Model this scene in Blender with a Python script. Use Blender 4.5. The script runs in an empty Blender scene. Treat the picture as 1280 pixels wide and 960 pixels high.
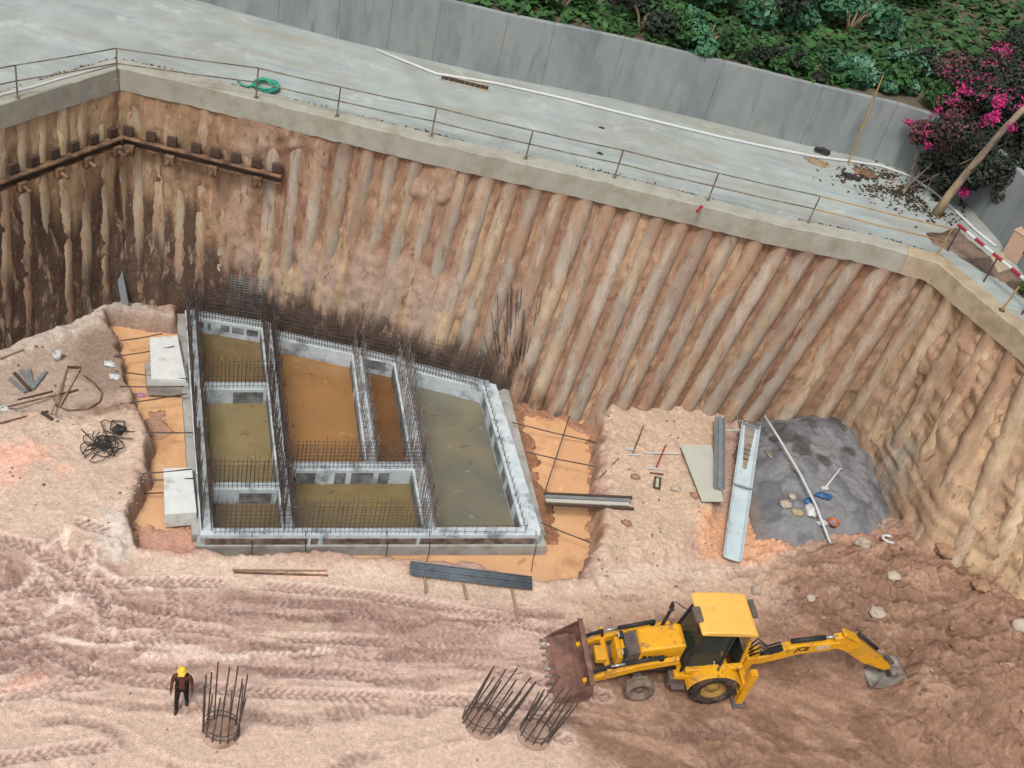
import bpy, bmesh, math, random
import numpy as np
from mathutils import Vector, Matrix, noise as mnoise
random.seed(7)
rng = np.random.default_rng(7)
scene = bpy.context.scene
COL = scene.collection

# ------------------------------------------------------------------ camera frame
FPX, HC = 1400.0, 27.0
_n = Vector((200 - 640, 2100 - 480, FPX)).normalized()
_Y = (Vector((0, 0, 1)) - _n * _n.z).normalized()
_Z = -_n
_X = _Y.cross(_Z)

def G(px, py, z=0.0):
    """point of the level z seen at photo pixel px, py (measuring aid for real heights)"""
    r = Vector(((px - 640) / FPX, (py - 480) / FPX, 1.0))
    d = Vector((r.dot(_X), r.dot(_Y), r.dot(_Z)))
    t = (z - HC) / d.z
    return Vector((d.x * t, d.y * t, z))

def GL(pts, z): return [G(a, b, z) for a, b in pts]

# ------------------------------------------------------------------ colour helpers
def s2l(c):
    c = c / 255.0
    return c / 12.92 if c <= 0.04045 else ((c + 0.055) / 1.055) ** 2.4
ALB = 0.62
def C(r, g, b, k=ALB): return (s2l(r) * k, s2l(g) * k, s2l(b) * k)
def NC(r, g, b): return np.array(C(r, g, b))

# ------------------------------------------------------------------ numpy noise
def _hash(ix, iy, iz, seed):
    h = (ix * 374761393 + iy * 668265263 + iz * 2147483647 + seed * 974634777) & 0xFFFFFFFF
    h = ((h ^ (h >> 13)) * 1274126177) & 0xFFFFFFFF
    return ((h ^ (h >> 16)) & 0xFFFF) / 65535.0

def vnoise(x, y, z=None, seed=0):
    x = np.asarray(x, float); y = np.asarray(y, float)
    z = np.zeros_like(x) if z is None else np.asarray(z, float)
    ix, iy, iz = np.floor(x).astype(np.int64), np.floor(y).astype(np.int64), np.floor(z).astype(np.int64)
    fx, fy, fz = x - ix, y - iy, z - iz
    fx, fy, fz = [t * t * (3 - 2 * t) for t in (fx, fy, fz)]
    r = 0
    for dx in (0, 1):
        for dy in (0, 1):
            for dz in (0, 1):
                w = (fx if dx else 1 - fx) * (fy if dy else 1 - fy) * (fz if dz else 1 - fz)
                r = r + w * _hash(ix + dx, iy + dy, iz + dz, seed)
    return r
def fbm(x, y, z=None, seed=0, oct=4, gain=0.5):
    a, s, t = 1.0, 0.0, 0.0
    for o in range(oct):
        k = 2.03 ** o
        s = s + a * vnoise(x * k, y * k, None if z is None else z * k, seed + o * 17)
        t += a; a *= gain
    return s / t          # 0..1, mean .5
def sstep(a, b, x):
    t = np.clip((x - a) / (b - a), 0, 1)
    return t * t * (3 - 2 * t)
def sdpoly(X, Y, poly):
    """signed distance to polygon, negative inside"""
    d = np.full(X.shape, 1e18); inside = np.zeros(X.shape, bool)
    n = len(poly)
    for i in range(n):
        ax, ay = poly[i][0], poly[i][1]; bx, by = poly[(i + 1) % n][0], poly[(i + 1) % n][1]
        ex, ey = bx - ax, by - ay
        wx, wy = X - ax, Y - ay
        t = np.clip((wx * ex + wy * ey) / (ex * ex + ey * ey + 1e-12), 0, 1)
        d = np.minimum(d, (wx - ex * t) ** 2 + (wy - ey * t) ** 2)
        c = (ay > Y) != (by > Y)
        xi = ex * (Y - ay) / (ey if abs(ey) > 1e-12 else 1e-12) + ax
        inside ^= c & (X < xi)
    d = np.sqrt(d)
    return np.where(inside, -d, d)
def sdline(X, Y, pts):
    """distance to polyline, arc length and signed side"""
    d = np.full(X.shape, 1e18); S = np.zeros(X.shape); side = np.zeros(X.shape); acc = 0
    for i in range(len(pts) - 1):
        ax, ay = pts[i][0], pts[i][1]; bx, by = pts[i + 1][0], pts[i + 1][1]
        ex, ey = bx - ax, by - ay; L = math.hypot(ex, ey)
        wx, wy = X - ax, Y - ay
        t = np.clip((wx * ex + wy * ey) / (L * L), 0, 1)
        q = np.hypot(wx - ex * t, wy - ey * t)
        m = q < d
        S = np.where(m, acc + t * L, S); side = np.where(m, np.sign(wx * ey - wy * ex) * q, side); d = np.minimum(d, q)
        acc += L
    return d, S, side

# ------------------------------------------------------------------ object helpers
def tag(o, label=None, cat=None, group=None, kind=None):
    if label: o['label'] = label
    if cat: o['category'] = cat
    if group: o['group'] = group
    if kind: o['kind'] = kind
    return o
def empty(name, loc=(0, 0, 0), rz=0.0, label=None, cat=None, group=None):
    o = bpy.data.objects.new(name, None); COL.objects.link(o)
    o.location = loc; o.rotation_euler = (0, 0, rz); o.empty_display_size = .2
    return tag(o, label, cat, group)
def link_mesh(name, verts, faces, m, parent=None, smooth=False, mats=None, fmat=None, colors=None):
    me = bpy.data.meshes.new(name)
    me.from_pydata([tuple(v) for v in verts], [], faces)
    ms = mats or [m]
    for q in ms: me.materials.append(q)
    if fmat is not None: me.polygons.foreach_set('material_index', fmat)
    if smooth: me.polygons.foreach_set('use_smooth', [True] * len(me.polygons))
    if colors is not None:
        a = me.color_attributes.new('Col', 'FLOAT_COLOR', 'POINT')
        a.data.foreach_set('color', np.concatenate([colors, np.ones((len(colors), 1))], 1).astype(np.float32).ravel())
    me.update()
    o = bpy.data.objects.new(name, me); COL.objects.link(o)
    if parent: o.parent = parent
    return o

class MB:
    def __init__(s): s.v = []; s.f = []; s.m = []; s.cur = 0
    def add(s, vs, fs):
        b = len(s.v); s.v += [Vector(v) for v in vs]
        for f in fs: s.f.append([i + b for i in f]); s.m.append(s.cur)
    def box(s, c, size, rz=0, rot=None, bev=0.0):
        sx, sy, sz = [q / 2 for q in size]
        M = rot if rot is not None else Matrix.Rotation(rz, 3, 'Z')
        if bev <= 0:
            vs = [(x, y, z) for z in (-sz, sz) for x, y in ((-sx, -sy), (sx, -sy), (sx, sy), (-sx, sy))]
            fs = [(3, 2, 1, 0), (4, 5, 6, 7), (0, 1, 5, 4), (1, 2, 6, 5), (2, 3, 7, 6), (3, 0, 4, 7)]
        else:
            bm = bmesh.new(); bmesh.ops.create_cube(bm, size=1)
            for v in bm.verts: v.co = Vector((v.co.x * sx * 2, v.co.y * sy * 2, v.co.z * sz * 2))
            bmesh.ops.bevel(bm, geom=list(bm.edges), offset=bev, segments=2, affect='EDGES', profile=.6)
            bm.verts.index_update()
            vs = [v.co.copy() for v in bm.verts]; fs = [[v.index for v in f.verts] for f in bm.faces]; bm.free()
        c = Vector(c)
        s.add([M @ Vector(v) + c for v in vs], fs); return s
    def bar(s, a, b, r, n=5, r2=None, cap=True):
        a, b = Vector(a), Vector(b); d = (b - a)
        if d.length < 1e-6: return s
        d.normalize(); u = d.orthogonal().normalized(); w = d.cross(u); r2 = r if r2 is None else r2
        vs = []
        for p, q in ((a, r), (b, r2)):
            for i in range(n):
                t = 2 * math.pi * i / n; vs.append(p + (u * math.cos(t) + w * math.sin(t)) * q)
        fs = [(i, (i + 1) % n, n + (i + 1) % n, n + i) for i in range(n)]
        if cap: fs += [list(range(n))[::-1], list(range(n, 2 * n))]
        s.add(vs, fs); return s
    def rail(s, a, b, w, h, up=(0, 0, 1)):
        a, b = Vector(a), Vector(b); d = (b - a).normalized(); u = Vector(up); side = d.cross(u).normalized(); u = side.cross(d)
        vs = [p + side * (x * w / 2) + u * (y * h / 2) for p in (a, b) for x, y in ((-1, -1), (1, -1), (1, 1), (-1, 1))]
        s.add(vs, [(0, 1, 2, 3), (7, 6, 5, 4), (0, 4, 5, 1), (1, 5, 6, 2), (2, 6, 7, 3), (3, 7, 4, 0)]); return s
    def tube(s, pts, r, n=8, radii=None, cap=True):
        pts = [Vector(p) for p in pts]; m = len(pts); vs = []; ref = None
        for i, p in enumerate(pts):
            d = (pts[min(i + 1, m - 1)] - pts[max(i - 1, 0)]).normalized()
            u = d.orthogonal().normalized() if ref is None else (ref - d * ref.dot(d)).normalized()
            ref = u; w = d.cross(u); q = radii[i] if radii else r
            vs += [p + (u * math.cos(2 * math.pi * k / n) + w * math.sin(2 * math.pi * k / n)) * q for k in range(n)]
        fs = [(i * n + k, i * n + (k + 1) % n, (i + 1) * n + (k + 1) % n, (i + 1) * n + k) for i in range(m - 1) for k in range(n)]
        if cap: fs += [list(range(n))[::-1], list(range((m - 1) * n, m * n))]
        s.add(vs, fs); return s
    def prism(s, poly, z0, z1):
        n = len(poly)
        vs = [(p[0], p[1], z0) for p in poly] + [(p[0], p[1], z1) for p in poly]
        a = sum(poly[i][0] * poly[(i + 1) % n][1] - poly[(i + 1) % n][0] * poly[i][1] for i in range(n))
        fs = [[i, (i + 1) % n, n + (i + 1) % n, n + i] for i in range(n)] + [list(range(n))[::-1], list(range(n, 2 * n))]
        if a < 0: fs = [f[::-1] for f in fs]
        s.add(vs, fs); return s
    def extrude(s, prof, y0, y1):
        """profile in x,z extruded along y"""
        n = len(prof)
        vs = [(p[0], y0, p[1]) for p in prof] + [(p[0], y1, p[1]) for p in prof]
        a = sum(prof[i][0] * prof[(i + 1) % n][1] - prof[(i + 1) % n][0] * prof[i][1] for i in range(n))
        fs = [[i, (i + 1) % n, n + (i + 1) % n, n + i][::-1] for i in range(n)] + [list(range(n)), list(range(n, 2 * n))[::-1]]
        if a < 0: fs = [f[::-1] for f in fs]
        s.add(vs, fs); return s
    def lathe(s, prof, c=(0, 0, 0), axis='y', n=28):
        """profile of (radius, along axis)"""
        vs = []
        for r, h in prof:
            for k in range(n):
                t = 2 * math.pi * k / n; a, b = r * math.cos(t), r * math.sin(t)
                vs.append({'y': (a, h, b), 'z': (a, b, h), 'x': (h, a, b)}[axis])
        m = len(prof)
        fs = [(i * n + k, i * n + (k + 1) % n, (i + 1) * n + (k + 1) % n, (i + 1) * n + k) for i in range(m - 1) for k in range(n)]
        c = Vector(c); s.add([Vector(v) + c for v in vs], fs); return s
    def build(s, name, m, parent=None, smooth=False, mats=None):
        return link_mesh(name, s.v, s.f, m, parent, smooth, mats, s.m if mats else None)

def blob(name, c, r, m, parent=None, amp=.3, fr=1.6, sub=3, flat=0.0, seed=0):
    bm = bmesh.new(); bmesh.ops.create_icosphere(bm, subdivisions=sub, radius=1)
    for v in bm.verts:
        k = 1 + amp * mnoise.noise(v.co * fr + Vector((seed * 3.1, seed * 1.7, 5))) + amp * .4 * mnoise.noise(v.co * fr * 3 + Vector((seed, 9, 2)))
        v.co = Vector((v.co.x * r[0] * k, v.co.y * r[1] * k, v.co.z * r[2] * k))
    me = bpy.data.meshes.new(name); bm.to_mesh(me); bm.free()
    me.polygons.foreach_set('use_smooth', [flat <= 0] * len(me.polygons)); me.materials.append(m)
    o = bpy.data.objects.new(name, me); COL.objects.link(o); o.location = c
    if parent: o.parent = parent
    return o

# ------------------------------------------------------------------ materials
def mat(name, col=None, rough=.8, spec=.3, metal=0, var=.25, scale=3.0, bump=.15, bscale=18.0, attr=False,
        stretch=(1, 1, 1), col2=None, mixlo=.42, mixhi=.62, bdist=.02, world=True, detail=6):
    m = bpy.data.materials.new(name); m.use_nodes = True
    nt = m.node_tree; N = nt.nodes; L = nt.links
    b = N['Principled BSDF']; b.inputs['Roughness'].default_value = rough
    b.inputs['Specular IOR Level'].default_value = spec; b.inputs['Metallic'].default_value = metal
    if world:
        src = N.new('ShaderNodeNewGeometry').outputs['Position']
    else:
        src = N.new('ShaderNodeTexCoord').outputs['Object']
    mp = N.new('ShaderNodeMapping'); mp.inputs['Scale'].default_value = stretch; L.new(src, mp.inputs['Vector'])
    nz = N.new('ShaderNodeTexNoise'); nz.inputs['Scale'].default_value = scale; nz.inputs['Detail'].default_value = detail
    nz.inputs['Roughness'].default_value = .62
    L.new(mp.outputs[0], nz.inputs['Vector'])
    if attr:
        a = N.new('ShaderNodeAttribute'); a.attribute_name = 'Col'; base = a.outputs['Color']
    else:
        rgb = N.new('ShaderNodeRGB'); rgb.outputs[0].default_value = (*col, 1); base = rgb.outputs[0]
    if col2 is not None:
        mr = N.new('ShaderNodeMapRange'); mr.inputs[1].default_value = mixlo; mr.inputs[2].default_value = mixhi
        n2 = N.new('ShaderNodeTexNoise'); n2.inputs['Scale'].default_value = scale * .55; n2.inputs['Detail'].default_value = 7
        n2.inputs['Roughness'].default_value = .65
        L.new(mp.outputs[0], n2.inputs['Vector']); L.new(n2.outputs['Fac'], mr.inputs[0])
        mx = N.new('ShaderNodeMix'); mx.data_type = 'RGBA'
        L.new(mr.outputs[0], mx.inputs[0]); L.new(base, mx.inputs[6]); mx.inputs[7].default_value = (*col2, 1)
        base = mx.outputs[2]
    r = N.new('ShaderNodeMapRange'); r.inputs[1].default_value = .25; r.inputs[2].default_value = .75
    r.inputs[3].default_value = 1 - var; r.inputs[4].default_value = 1 + var; L.new(nz.outputs['Fac'], r.inputs[0])
    v = N.new('ShaderNodeVectorMath'); v.operation = 'SCALE'; L.new(base, v.inputs[0]); L.new(r.outputs[0], v.inputs['Scale'])
    L.new(v.outputs[0], b.inputs['Base Color'])
    if bump > 0:
        nb = N.new('ShaderNodeTexNoise'); nb.inputs['Scale'].default_value = bscale; nb.inputs['Detail'].default_value = 5
        L.new(mp.outputs[0], nb.inputs['Vector'])
        bp = N.new('ShaderNodeBump'); bp.inputs['Strength'].default_value = bump; bp.inputs['Distance'].default_value = bdist
        L.new(nb.outputs['Fac'], bp.inputs['Height']); L.new(bp.outputs[0], b.inputs['Normal'])
    return m

def layer(m, col, scale, lo, hi, k=1.0, stretch=(1, 1, 1), rotz=0.0, dist=.4, rough=None):
    """one more stain with an outline of its own over the base colour of a material"""
    nt = m.node_tree; N = nt.nodes; L = nt.links; b = N['Principled BSDF']; src = b.inputs['Base Color'].links[0].from_socket
    g = N.new('ShaderNodeNewGeometry'); mp = N.new('ShaderNodeMapping'); mp.inputs['Scale'].default_value = stretch; mp.inputs['Rotation'].default_value = (0, 0, rotz)
    mp.inputs['Location'].default_value = (scale * 3.1, col[0] * 90, 0); L.new(g.outputs['Position'], mp.inputs['Vector'])
    n = N.new('ShaderNodeTexNoise'); n.inputs['Scale'].default_value = scale; n.inputs['Detail'].default_value = 8; n.inputs['Roughness'].default_value = .65; n.inputs['Distortion'].default_value = dist
    L.new(mp.outputs[0], n.inputs['Vector']); r = N.new('ShaderNodeMapRange'); r.inputs[1].default_value = lo; r.inputs[2].default_value = hi; r.inputs[4].default_value = k; L.new(n.outputs['Fac'], r.inputs[0])
    x = N.new('ShaderNodeMix'); x.data_type = 'RGBA'; L.new(r.outputs[0], x.inputs[0]); L.new(src, x.inputs[6]); x.inputs[7].default_value = (*col, 1); L.new(x.outputs[2], b.inputs['Base Color'])
    return m
M = {}
M['soil'] = mat('soil', attr=True, rough=.95, spec=.12, var=.3, scale=9, bump=.85, bscale=24, bdist=.05, detail=9)
M['heapsoil'] = M['soil']
M['pile'] = mat('pile_concrete', attr=True, rough=.92, spec=.15, var=.16, scale=4, bump=.5, bscale=14, bdist=.05, stretch=(1, 1, .4), detail=9)
M['pile'] = layer(M['pile'], C(178, 142, 116, .74), 1.5, .5, .6, .8, (1, 1, .3)); layer(M['pile'], C(150, 112, 86, .72), 4.2, .56, .64, .65, (1, 1, .22)); layer(M['pile'], C(206, 190, 168, .74), 5.5, .58, .66, .6, (1, 1, .16)); layer(M['pile'], C(110, 88, 74, .7), 9, .66, .7, .6, (1, 1, .5)); layer(M['pile'], C(124, 104, 88, .7), 17, .62, .66, .6, (1, 1, .8)); layer(M['pile'], C(214, 200, 180, .74), 21, .64, .68, .5, (1, 1, .7))
M['earth'] = mat('earth_face', attr=True, rough=.95, spec=.1, var=.22, scale=4, bump=.6, bscale=11, bdist=.05, stretch=(1, 1, .45))
layer(M['earth'], C(196, 168, 142, .74), 3.2, .55, .64, .7, (1, 1, .25)); layer(M['earth'], C(122, 84, 60, .7), 4.6, .57, .65, .7, (1, 1, .3)); layer(M['earth'], C(214, 188, 150, .74), 8, .64, .7, .6, (1, 1, .3)); layer(M['earth'], C(108, 78, 58, .7), 15, .62, .66, .7, (1, 1, .8)); layer(M['earth'], C(214, 190, 160, .74), 19, .63, .67, .6, (1, 1, .8))
M['beam'] = mat('beam_concrete', C(186, 184, 170), rough=.9, spec=.2, var=.14, scale=2.2, col2=C(168, 158, 138), mixlo=.5, mixhi=.72, bump=.25)
M['beam_tan'] = mat('beam_concrete_dusty', C(196, 180, 152), rough=.9, spec=.2, var=.15, scale=2.2, col2=C(168, 148, 120), mixlo=.48, mixhi=.7, bump=.3)
M['road'] = mat('road_concrete', C(184, 192, 187), rough=.9, spec=.2, var=.12, scale=.9, col2=C(170, 175, 168), mixlo=.44, mixhi=.66, bump=.2, bscale=8)
layer(M['road'], C(172, 166, 150), .55, .52, .66, .7, (.35, 1.6, 1), .1); layer(M['road'], C(160, 168, 170), 1.1, .54, .62, .6, (.3, 2.2, 1), .12); layer(M['road'], C(140, 134, 122), 2.4, .66, .72, .6)
layer(M['road'], C(214, 218, 212), .8, .58, .66, .5)
M['upper'] = mat('upper_soil', C(120, 110, 92), rough=.95, spec=.1, var=.3, scale=1.2, bump=.4)
M['gwall'] = mat('grey_wall', C(164, 170, 168), rough=.9, spec=.2, var=.14, scale=1.1, col2=C(142, 150, 152), mixlo=.44, mixhi=.64, bump=.2, stretch=(1, 1, .35))
layer(M['gwall'], C(116, 124, 126), 1.6, .55, .68, .6, (1, 1, .16)); layer(M['gwall'], C(178, 176, 166), .9, .58, .7, .5)
M['joint'] = mat('joint_filler', C(136, 140, 138), rough=.95, spec=.1, bump=0)
M['conc'] = mat('tank_concrete', C(204, 214, 218, .72), rough=.85, spec=.2, var=.2, scale=2.6, col2=C(150, 158, 162), mixlo=.5, mixhi=.64, bump=.3, bscale=12)
M['slab'] = mat('slab_concrete', C(188, 186, 180), rough=.9, spec=.2, var=.15, scale=2.2, col2=C(158, 148, 136), mixlo=.48, mixhi=.66, bump=.3)
M['form_shade'] = mat('formwork_and_shade', C(146, 150, 152), rough=.8, spec=.25, var=.4, scale=3.5, col2=C(110, 108, 104), mixlo=.45, mixhi=.6, bump=.2)  # formwork residue, also the painted shade of the inner side faces
M['kicker'] = mat('dark_wall_foot', C(150, 132, 122), rough=.9, spec=.2, var=.35, scale=4, col2=C(104, 84, 74), mixlo=.42, mixhi=.58, bump=.3)
M['clayhead'] = mat('muddy_pile_head', C(196, 166, 148), rough=.95, spec=.1, var=.25, scale=4, bump=.5, col2=C(160, 128, 112))
M['tan_dust'] = mat('dried_mud', C(176, 164, 146), rough=.95, spec=.1, var=.25, scale=4, bump=.4, col2=C(146, 136, 124))
M['white'] = mat('whitewashed_concrete', C(222, 224, 220, .74), rough=.85, spec=.2, var=.1, scale=3, col2=C(186, 180, 170), mixlo=.55, mixhi=.72, bump=.2)
M['rebar'] = mat('rusty_rebar', C(112, 98, 90), rough=.75, spec=.3, var=.4, scale=5, bump=0, col2=C(78, 68, 64))
M['rebar_mid'] = mat('dusty_rebar', C(160, 150, 144), rough=.75, spec=.3, var=.35, scale=4, bump=0, col2=C(112, 98, 92))
M['rebar_light'] = mat('grey_rebar', C(138, 142, 140), rough=.6, spec=.4, var=.3, scale=4, bump=0)
M['rust'] = mat('rusty_steel', C(150, 118, 92), rough=.85, spec=.25, var=.4, scale=4, col2=C(96, 74, 62), bump=.3)
M['rustdark'] = mat('dark_rusty_plate', C(92, 74, 64), rough=.85, spec=.25, var=.3, scale=4, bump=.3)
M['railmetal'] = mat('railing_paint', C(148, 136, 112), rough=.7, spec=.3, var=.25, scale=5, bump=0, col2=C(112, 96, 80))
M['yellowrail'] = mat('railing_yellow', C(190, 152, 92), rough=.7, spec=.3, var=.25, scale=5, bump=0)
M['whitepipe'] = mat('white_pipe', C(222, 224, 222), rough=.5, spec=.4, var=.08, scale=3, bump=0)
M['redpaint'] = mat('red_paint', C(168, 40, 62), rough=.5, spec=.4, var=.12, bump=0)
M['hose'] = mat('green_hose', C(60, 168, 140), rough=.5, spec=.4, var=.2, bump=0)
M['black'] = mat('black_rubber', C(52, 50, 48), rough=.8, spec=.3, var=.25, scale=6, bump=.2)
M['dark'] = mat('dark_debris', C(64, 62, 60), rough=.9, spec=.2, var=.3, scale=6, bump=.3)
M['galv'] = mat('galvanised_sheet', C(200, 216, 220, .7), rough=.5, spec=.4, metal=.1, var=.12, scale=2.5, bump=.1, col2=C(140, 150, 150), mixlo=.58, mixhi=.72)
M['steelgrey'] = mat('grey_steel', C(150, 156, 158), rough=.55, spec=.4, metal=.2, var=.2, scale=3, bump=.1)
M['board'] = mat('pale_board', C(206, 206, 192), rough=.8, spec=.25, var=.08, scale=2, bump=.1)
M['bundle'] = mat('bundle_steel', C(104, 114, 122), rough=.6, spec=.4, var=.35, scale=5, bump=.1, stretch=(1, 1, 1))
M['wood'] = mat('weathered_wood', C(176, 148, 118), rough=.9, spec=.15, var=.3, scale=5, bump=.3, stretch=(1, 1, 1))
M['heap'] = mat('slurry_mud', attr=True, rough=.7, spec=.3, var=.16, scale=5, bump=.4, bscale=14, bdist=.06)
M['rock'] = mat('pale_rock', C(206, 190, 172), rough=.9, spec=.15, var=.2, scale=3, bump=.4, world=False)
M['rockbrown'] = mat('clay_lump', C(180, 142, 114), rough=.95, spec=.1, var=.25, scale=3, bump=.5, world=False)
M['bluebag'] = mat('blue_plastic', C(58, 108, 158), rough=.45, spec=.4, var=.2, bump=.3)
M['orangep'] = mat('orange_plastic', C(200, 110, 70), rough=.5, spec=.4, var=.2, bump=.2)
M['whiteplastic'] = mat('white_plastic', C(226, 228, 226), rough=.5, spec=.35, var=.1, bump=.25, bscale=12)
M['tan'] = mat('tan_sack', C(196, 178, 140), rough=.9, spec=.1, var=.2, bump=.3)
M['pinkbox'] = mat('pink_paint', C(222, 182, 156), rough=.6, spec=.3, var=.08, bump=0)
M['violet'] = mat('violet_plastic', C(206, 150, 196), rough=.5, spec=.3, var=.1, bump=0)
M['yellow'] = mat('machine_yellow', C(228, 164, 26, .78), rough=.5, spec=.4, var=.15, scale=2, bump=.05, col2=C(204, 152, 66, .72), mixlo=.5, mixhi=.7, world=False)
layer(M['yellow'], C(164, 124, 92), 3.4, .56, .66, .8); layer(M['yellow'], C(110, 84, 66), 7, .64, .7, .7)
M['roofyellow'] = mat('roof_yellow', C(240, 186, 90, .78), rough=.5, spec=.4, var=.05, scale=2, bump=.02, world=False)
layer(M['roofyellow'], C(206, 166, 112), 2.2, .58, .7, .6); layer(M['roofyellow'], C(190, 150, 110), 8, .66, .7, .5)
M['machblack'] = mat('machine_black', C(48, 48, 50), rough=.6, spec=.35, var=.3, scale=5, bump=.1, world=False)
M['machgrey'] = mat('machine_grey', C(96, 96, 98), rough=.6, spec=.35, var=.25, scale=5, bump=.1, col2=C(128, 104, 88), world=False)
M['tyre'] = mat('tyre_rubber', C(66, 60, 56), rough=.9, spec=.2, var=.3, scale=4, bump=.2, col2=C(132, 104, 86), mixlo=.46, mixhi=.66, world=False)
M['dustytyre'] = mat('dusty_tyre', C(150, 130, 116), rough=.95, spec=.1, var=.25, scale=4, bump=.2, col2=C(104, 90, 82), world=False)
M['bucketsteel'] = mat('muddy_bucket', C(150, 112, 98), rough=.85, spec=.2, var=.3, scale=3, bump=.3, col2=C(112, 84, 74), world=False)
M['bucketgrey'] = mat('worn_bucket', C(170, 164, 156), rough=.6, spec=.4, var=.25, scale=4, bump=.2, col2=C(112, 92, 82), world=False)
M['chrome'] = mat('cylinder_rod', C(200, 202, 206), rough=.25, spec=.6, metal=.6, var=.05, bump=0, world=False)
M['interior'] = mat('cab_interior', C(56, 60, 56), rough=.8, spec=.2, var=.3, scale=5, bump=.1, world=False)
M['orangehub'] = mat('muddy_rim', C(150, 112, 74), rough=.8, spec=.3, var=.3, scale=4, bump=.2, col2=C(188, 150, 70), world=False)
M['skin'] = mat('skin', C(120, 84, 64), rough=.6, spec=.3, var=.1, bump=0, world=False)
M['cloth_dark'] = mat('dark_cloth', C(50, 44, 46), rough=.95, spec=.1, var=.25, scale=12, bump=.1, world=False)
M['cloth_red'] = mat('maroon_cloth', C(112, 72, 62), rough=.95, spec=.1, var=.25, scale=12, bump=.1, world=False)
M['helmet'] = mat('helmet_yellow', C(240, 200, 70, .75), rough=.4, spec=.4, var=.05, bump=0, world=False)
M['hair'] = mat('hair_black', C(30, 28, 28), rough=.9, spec=.1, var=.1, bump=0, world=False)
M['bark'] = mat('bark', C(190, 164, 132), rough=.95, spec=.1, var=.3, scale=3, bump=.5, col2=C(132, 120, 110), mixlo=.42, mixhi=.58, stretch=(1, 1, .3))
def leafmat(name, c1, c2):
    m = mat(name, c1, rough=.6, spec=.25, var=.35, scale=2.2, col2=c2, mixlo=.4, mixhi=.6, bump=0)
    return m
M['leaf_green'] = leafmat('leaf_green', C(92, 146, 108, .6), C(48, 92, 58, .6))
M['leaf_pale'] = leafmat('leaf_pale', C(128, 172, 146, .6), C(70, 118, 84, .6))
M['leaf_mid'] = leafmat('leaf_mid', C(76, 118, 62, .6), C(44, 80, 40, .6))
M['leaf_dark'] = leafmat('leaf_dark', C(62, 72, 56, .6), C(46, 48, 44, .6))
M['leaf_red'] = leafmat('leaf_reddish', C(120, 78, 78, .6), C(70, 60, 54, .6))
M['magenta'] = leafmat('bract_magenta', C(206, 52, 128, .75), C(160, 48, 104, .75))
def glassmat():
    m = bpy.data.materials.new('cab_glass'); m.use_nodes = True; b = m.node_tree.nodes['Principled BSDF']
    b.inputs['Base Color'].default_value = (*C(70, 84, 78), 1); b.inputs['Roughness'].default_value = .08
    b.inputs['Alpha'].default_value = .35; b.inputs['Specular IOR Level'].default_value = .6
    nt = m.node_tree; n = nt.nodes.new('ShaderNodeTexNoise'); n.inputs['Scale'].default_value = 5
    r = nt.nodes.new('ShaderNodeMapRange'); r.inputs[3].default_value = .25; r.inputs[4].default_value = .5
    nt.links.new(n.outputs['Fac'], r.inputs[0]); nt.links.new(r.outputs[0], b.inputs['Alpha'])
    return m
M['glass'] = glassmat()
def water(name, c1, c2, rough=.1, spec=.5, scale=.35):
    m = mat(name, c1, rough=rough, spec=spec, var=.08, scale=1.2, bump=.03, bscale=7, bdist=.01)
    nt = m.node_tree
    b = nt.nodes['Principled BSDF']
    src = b.inputs['Base Color'].links[0].from_socket
    g = nt.nodes.new('ShaderNodeNewGeometry')
    n = nt.nodes.new('ShaderNodeTexNoise'); n.inputs['Scale'].default_value = scale; n.inputs['Detail'].default_value = 5; n.inputs['Distortion'].default_value = .8
    nt.links.new(g.outputs['Position'], n.inputs['Vector'])
    mr = nt.nodes.new('ShaderNodeMapRange'); mr.inputs[1].default_value = .38; mr.inputs[2].default_value = .62
    nt.links.new(n.outputs['Fac'], mr.inputs[0])
    mx = nt.nodes.new('ShaderNodeMix'); mx.data_type = 'RGBA'; nt.links.new(mr.outputs[0], mx.inputs[0])
    nt.links.new(src, mx.inputs[6]); mx.inputs[7].default_value = (*c2, 1); nt.links.new(mx.outputs[2], b.inputs['Base Color'])
    layer(m, tuple(v * .45 for v in c2), 1.7, .61, .68, .6); layer(m, tuple(min(v * 1.35 + .05, .8) for v in c1), 2.6, .63, .68, .5, rough=.8)
    return m

# ------------------------------------------------------------------ levels
ZR = 8.75            # road
ZB = 8.85            # capping beam top
ZP = 8.08            # underside of the beam / visible pile tops
ZW = -.45            # trench water
ZT = .42             # tank wall tops
ZI = -.22            # water inside tank

# ------------------------------------------------------------------ pile wall control lines (top and foot of the wall)
ctl = [  # (top px, foot px, foot z)
    ((-160, 210), (-150, 505), .1), ((0, 152), (12, 427), .05), ((147, 105), (155, 376), 0),
    ((222, 121), (216, 384), -.2), ((353, 153), (334, 402), -.4), ((545, 200), (481, 450), -.45), ((737, 243), (645, 502), -.45),
    ((848, 270), (735, 527), -.45), ((970, 300), (850, 506), .35), ((1080, 322), (950, 512), .6), ((1165, 347), (1052, 528), .8),
    ((1205, 382), (1098, 572), .8), ((1242, 413), (1124, 620), .8), ((1280, 445), (1160, 690), .9), ((1340, 500), (1262, 738), 1.2),
    ((1460, 610), (1400, 830), 1.4)]
top = [G(*a, ZP) for a, b, z in ctl]
foot = [G(*b, z) for a, b, z in ctl]
def axis_pts():
    out = []
    for t, f in zip(top, foot):
        d = (t - f) / (t.z - f.z)
        out.append((t, f + d * (-1.3 - f.z)))   # extended to z=-1.3
    return out
AX = axis_pts()
acc = [0.0]
for i in range(len(AX) - 1): acc.append(acc[-1] + (AX[i + 1][0] - AX[i][0]).length)
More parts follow.
